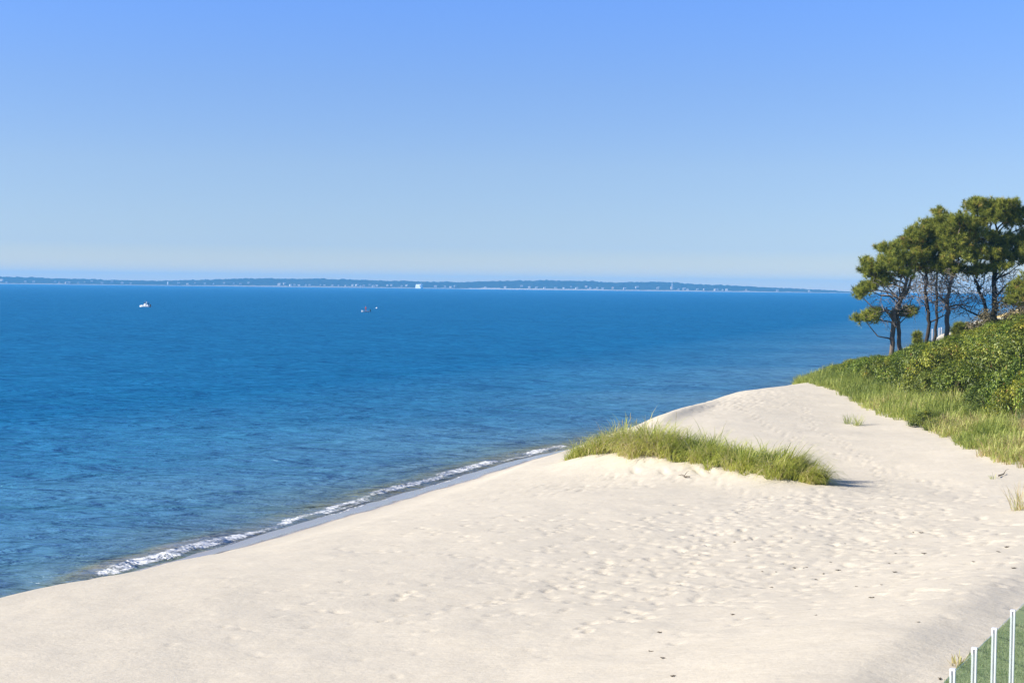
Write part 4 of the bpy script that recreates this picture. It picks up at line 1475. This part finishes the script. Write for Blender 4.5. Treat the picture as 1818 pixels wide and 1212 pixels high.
fence = thing('glass_fence', 'low glass panel fence with white posts at the bottom right corner', 'fence', (F0[0], F0[1], LZ))
rz = math.atan2(FD[1], FD[0])
TOP = 4.7 - LZ
ppx = [(1695, 1190), (1733, 1152), (1767, 1117), (1803, 1085)]
tpos = []
for (px, py) in ppx:
    q = at_z(px, py, 4.7)[:2]
    tpos.append(float((q - F0) @ FD))
step = np.mean(np.diff(tpos))
tpos = [tpos[0] - 2 * step, tpos[0] - step] + tpos + [tpos[-1] + step * (i + 1) for i in range(6)]
for i, tp in enumerate(tpos):
    x, y = tp * FD[0], tp * FD[1]
    # white channel post: two flanges either side of the pane, a grey seal between them and a cap
    pm = MB()
    for sgn in (-1, 1):
        pm.box((x + sgn * FN[0] * .023, y + sgn * FN[1] * .023, TOP / 2 - .1), (.055, .022, TOP + .2), rz)
    po = pm.build('post', M['white_post'], fence)
    MB().box((x, y, TOP / 2 - .1), (.050, .022, TOP + .19), rz).build('seal', M['groove'], po)
    MB().box((x, y, TOP + .012), (.064, .078, .024), rz, .86).build('cap', M['white_post'], po)
    if i < len(tpos) - 1:
        nx = tpos[i + 1]
        m = (tp + nx) / 2
        pn = MB().box((m * FD[0], m * FD[1], TOP / 2 - .02), (nx - tp - .055, .010, TOP - .04), rz).build('pane', M['glass'], fence)

# ------------------------------------------------------------------ scraps on the sand
def scrap_proto(seed):
    g = np.random.default_rng(seed)
    mb = MB()
    for k in range(5):
        a = g.uniform(0, 6.28)
        p = np.array([g.normal(0, .05), g.normal(0, .03), .012])
        pts = [p]
        for s_ in range(3):
            a += g.normal(0, .6)
            pts.append(pts[-1] + np.array([math.cos(a) * .06, math.sin(a) * .05, g.uniform(-.004, .022)]))
        mb.tube([tuple(q) for q in pts], [.014, .018, .014, .004], 5)
    return mb.build('seaweed_scrap', M['weed'])


protos = [scrap_proto(700 + i) for i in range(3)]
SCR = [(1371, 1043), (1410, 1008), (1427, 1008), (1432, 1007), (1378, 1015), (1352, 1014), (1305, 962), (1437, 933), (1490, 1012), (1475, 998), (1449, 1028), (1462, 1019), (1300, 1091), (1172, 1123), (1153, 1156),
       (1177, 1168), (1196, 1200), (1622, 946), (1635, 946), (1564, 1038), (1519, 1041), (1547, 1061), (1590, 1016), (1591, 982), (1640, 983), (1788, 971), (1775, 980), (1630, 1104), (1801, 1009), (1670, 1206),
       (1524, 922), (1553, 910), (1580, 1000), (1448, 1092), (1359, 935), (1240, 985), (1405, 955), (1500, 965), (1730, 997)]
used = [False] * 3
g = np.random.default_rng(71)
for i, (px, py) in enumerate(SCR):
    q = at_z(px, py, 2.0)
    for _ in range(6):
        q = at_z(px, py, float(gz(q[0], q[1])))
    k = i % 3
    o = protos[k] if not used[k] else protos[k].copy()
    if used[k]: C.objects.link(o)
    used[k] = True
    o.location = (q[0], q[1], float(gz(q[0], q[1])) + .005)
    o.rotation_euler = (0, 0, g.uniform(0, 6.28))
    s_ = g.uniform(.22, .5)
    o.scale = (s_, s_, s_)
    tag(o, 'small dark scrap of dried seaweed on the open sand', 'seaweed', 'seaweed scraps on the beach')
# driftwood sticks on the mound face
for (px, py, L, a, lab) in ((1310, 828, .9, .2, 'dark driftwood stick lying on the mound face'), (1215, 826, .7, 2.0, 'buried root end in the hollow of the mound face'),
                            (1330, 832, .8, -.25, 'thin bent driftwood stick on the right of the mound face'), (1778, 845, 1.2, 1.0, 'bare twig on the sand near the right edge')):
    q = at_z(px, py, 2.3)
    for _ in range(6):
        q = at_z(px, py, float(gz(q[0], q[1])))
    b = float(gz(q[0], q[1]))
    d = np.array([math.cos(a), math.sin(a)])
    pts = []
    for f in np.linspace(-.5, .5, 6):
        x, y = q[0] + d[0] * f * L + .05 * math.sin(f * 9), q[1] + d[1] * f * L
        pts.append((x - q[0], y - q[1], float(gz(x, y)) + .03 + .05 * abs(math.sin(f * 5)) - b))
    mb = MB().tube(pts, [.018, .026, .028, .024, .018, .008], 6)
    mb.tube([pts[3], (pts[3][0] + .12, pts[3][1] + .05, pts[3][2] + .16), (pts[3][0] + .2, pts[3][1], pts[3][2] + .2)], [.014, .010, .004], 5)
    tag(mb.build('driftwood', M['stick'], None, True, (q[0], q[1], b)), lab, 'driftwood')

# ------------------------------------------------------------------ haze
hz = MB().box((0, 0, 32), (18000, 18000, 76))
t = bpy.data.materials.new('sea_air')
t.use_nodes = True
t.node_tree.nodes.clear()
pv = t.node_tree.nodes.new('ShaderNodeVolumePrincipled')
pv.inputs['Color'].default_value = (.17, .58, 1.0, 1)
pv.inputs['Density'].default_value = 1.55e-4
pv.inputs['Anisotropy'].default_value = 0.0
ou = t.node_tree.nodes.new('ShaderNodeOutputMaterial')
t.node_tree.links.new(pv.outputs[0], ou.inputs['Volume'])
haze = hz.build('haze', t)
tag(haze, 'thin blue sea haze over the water', 'haze', kind='stuff')
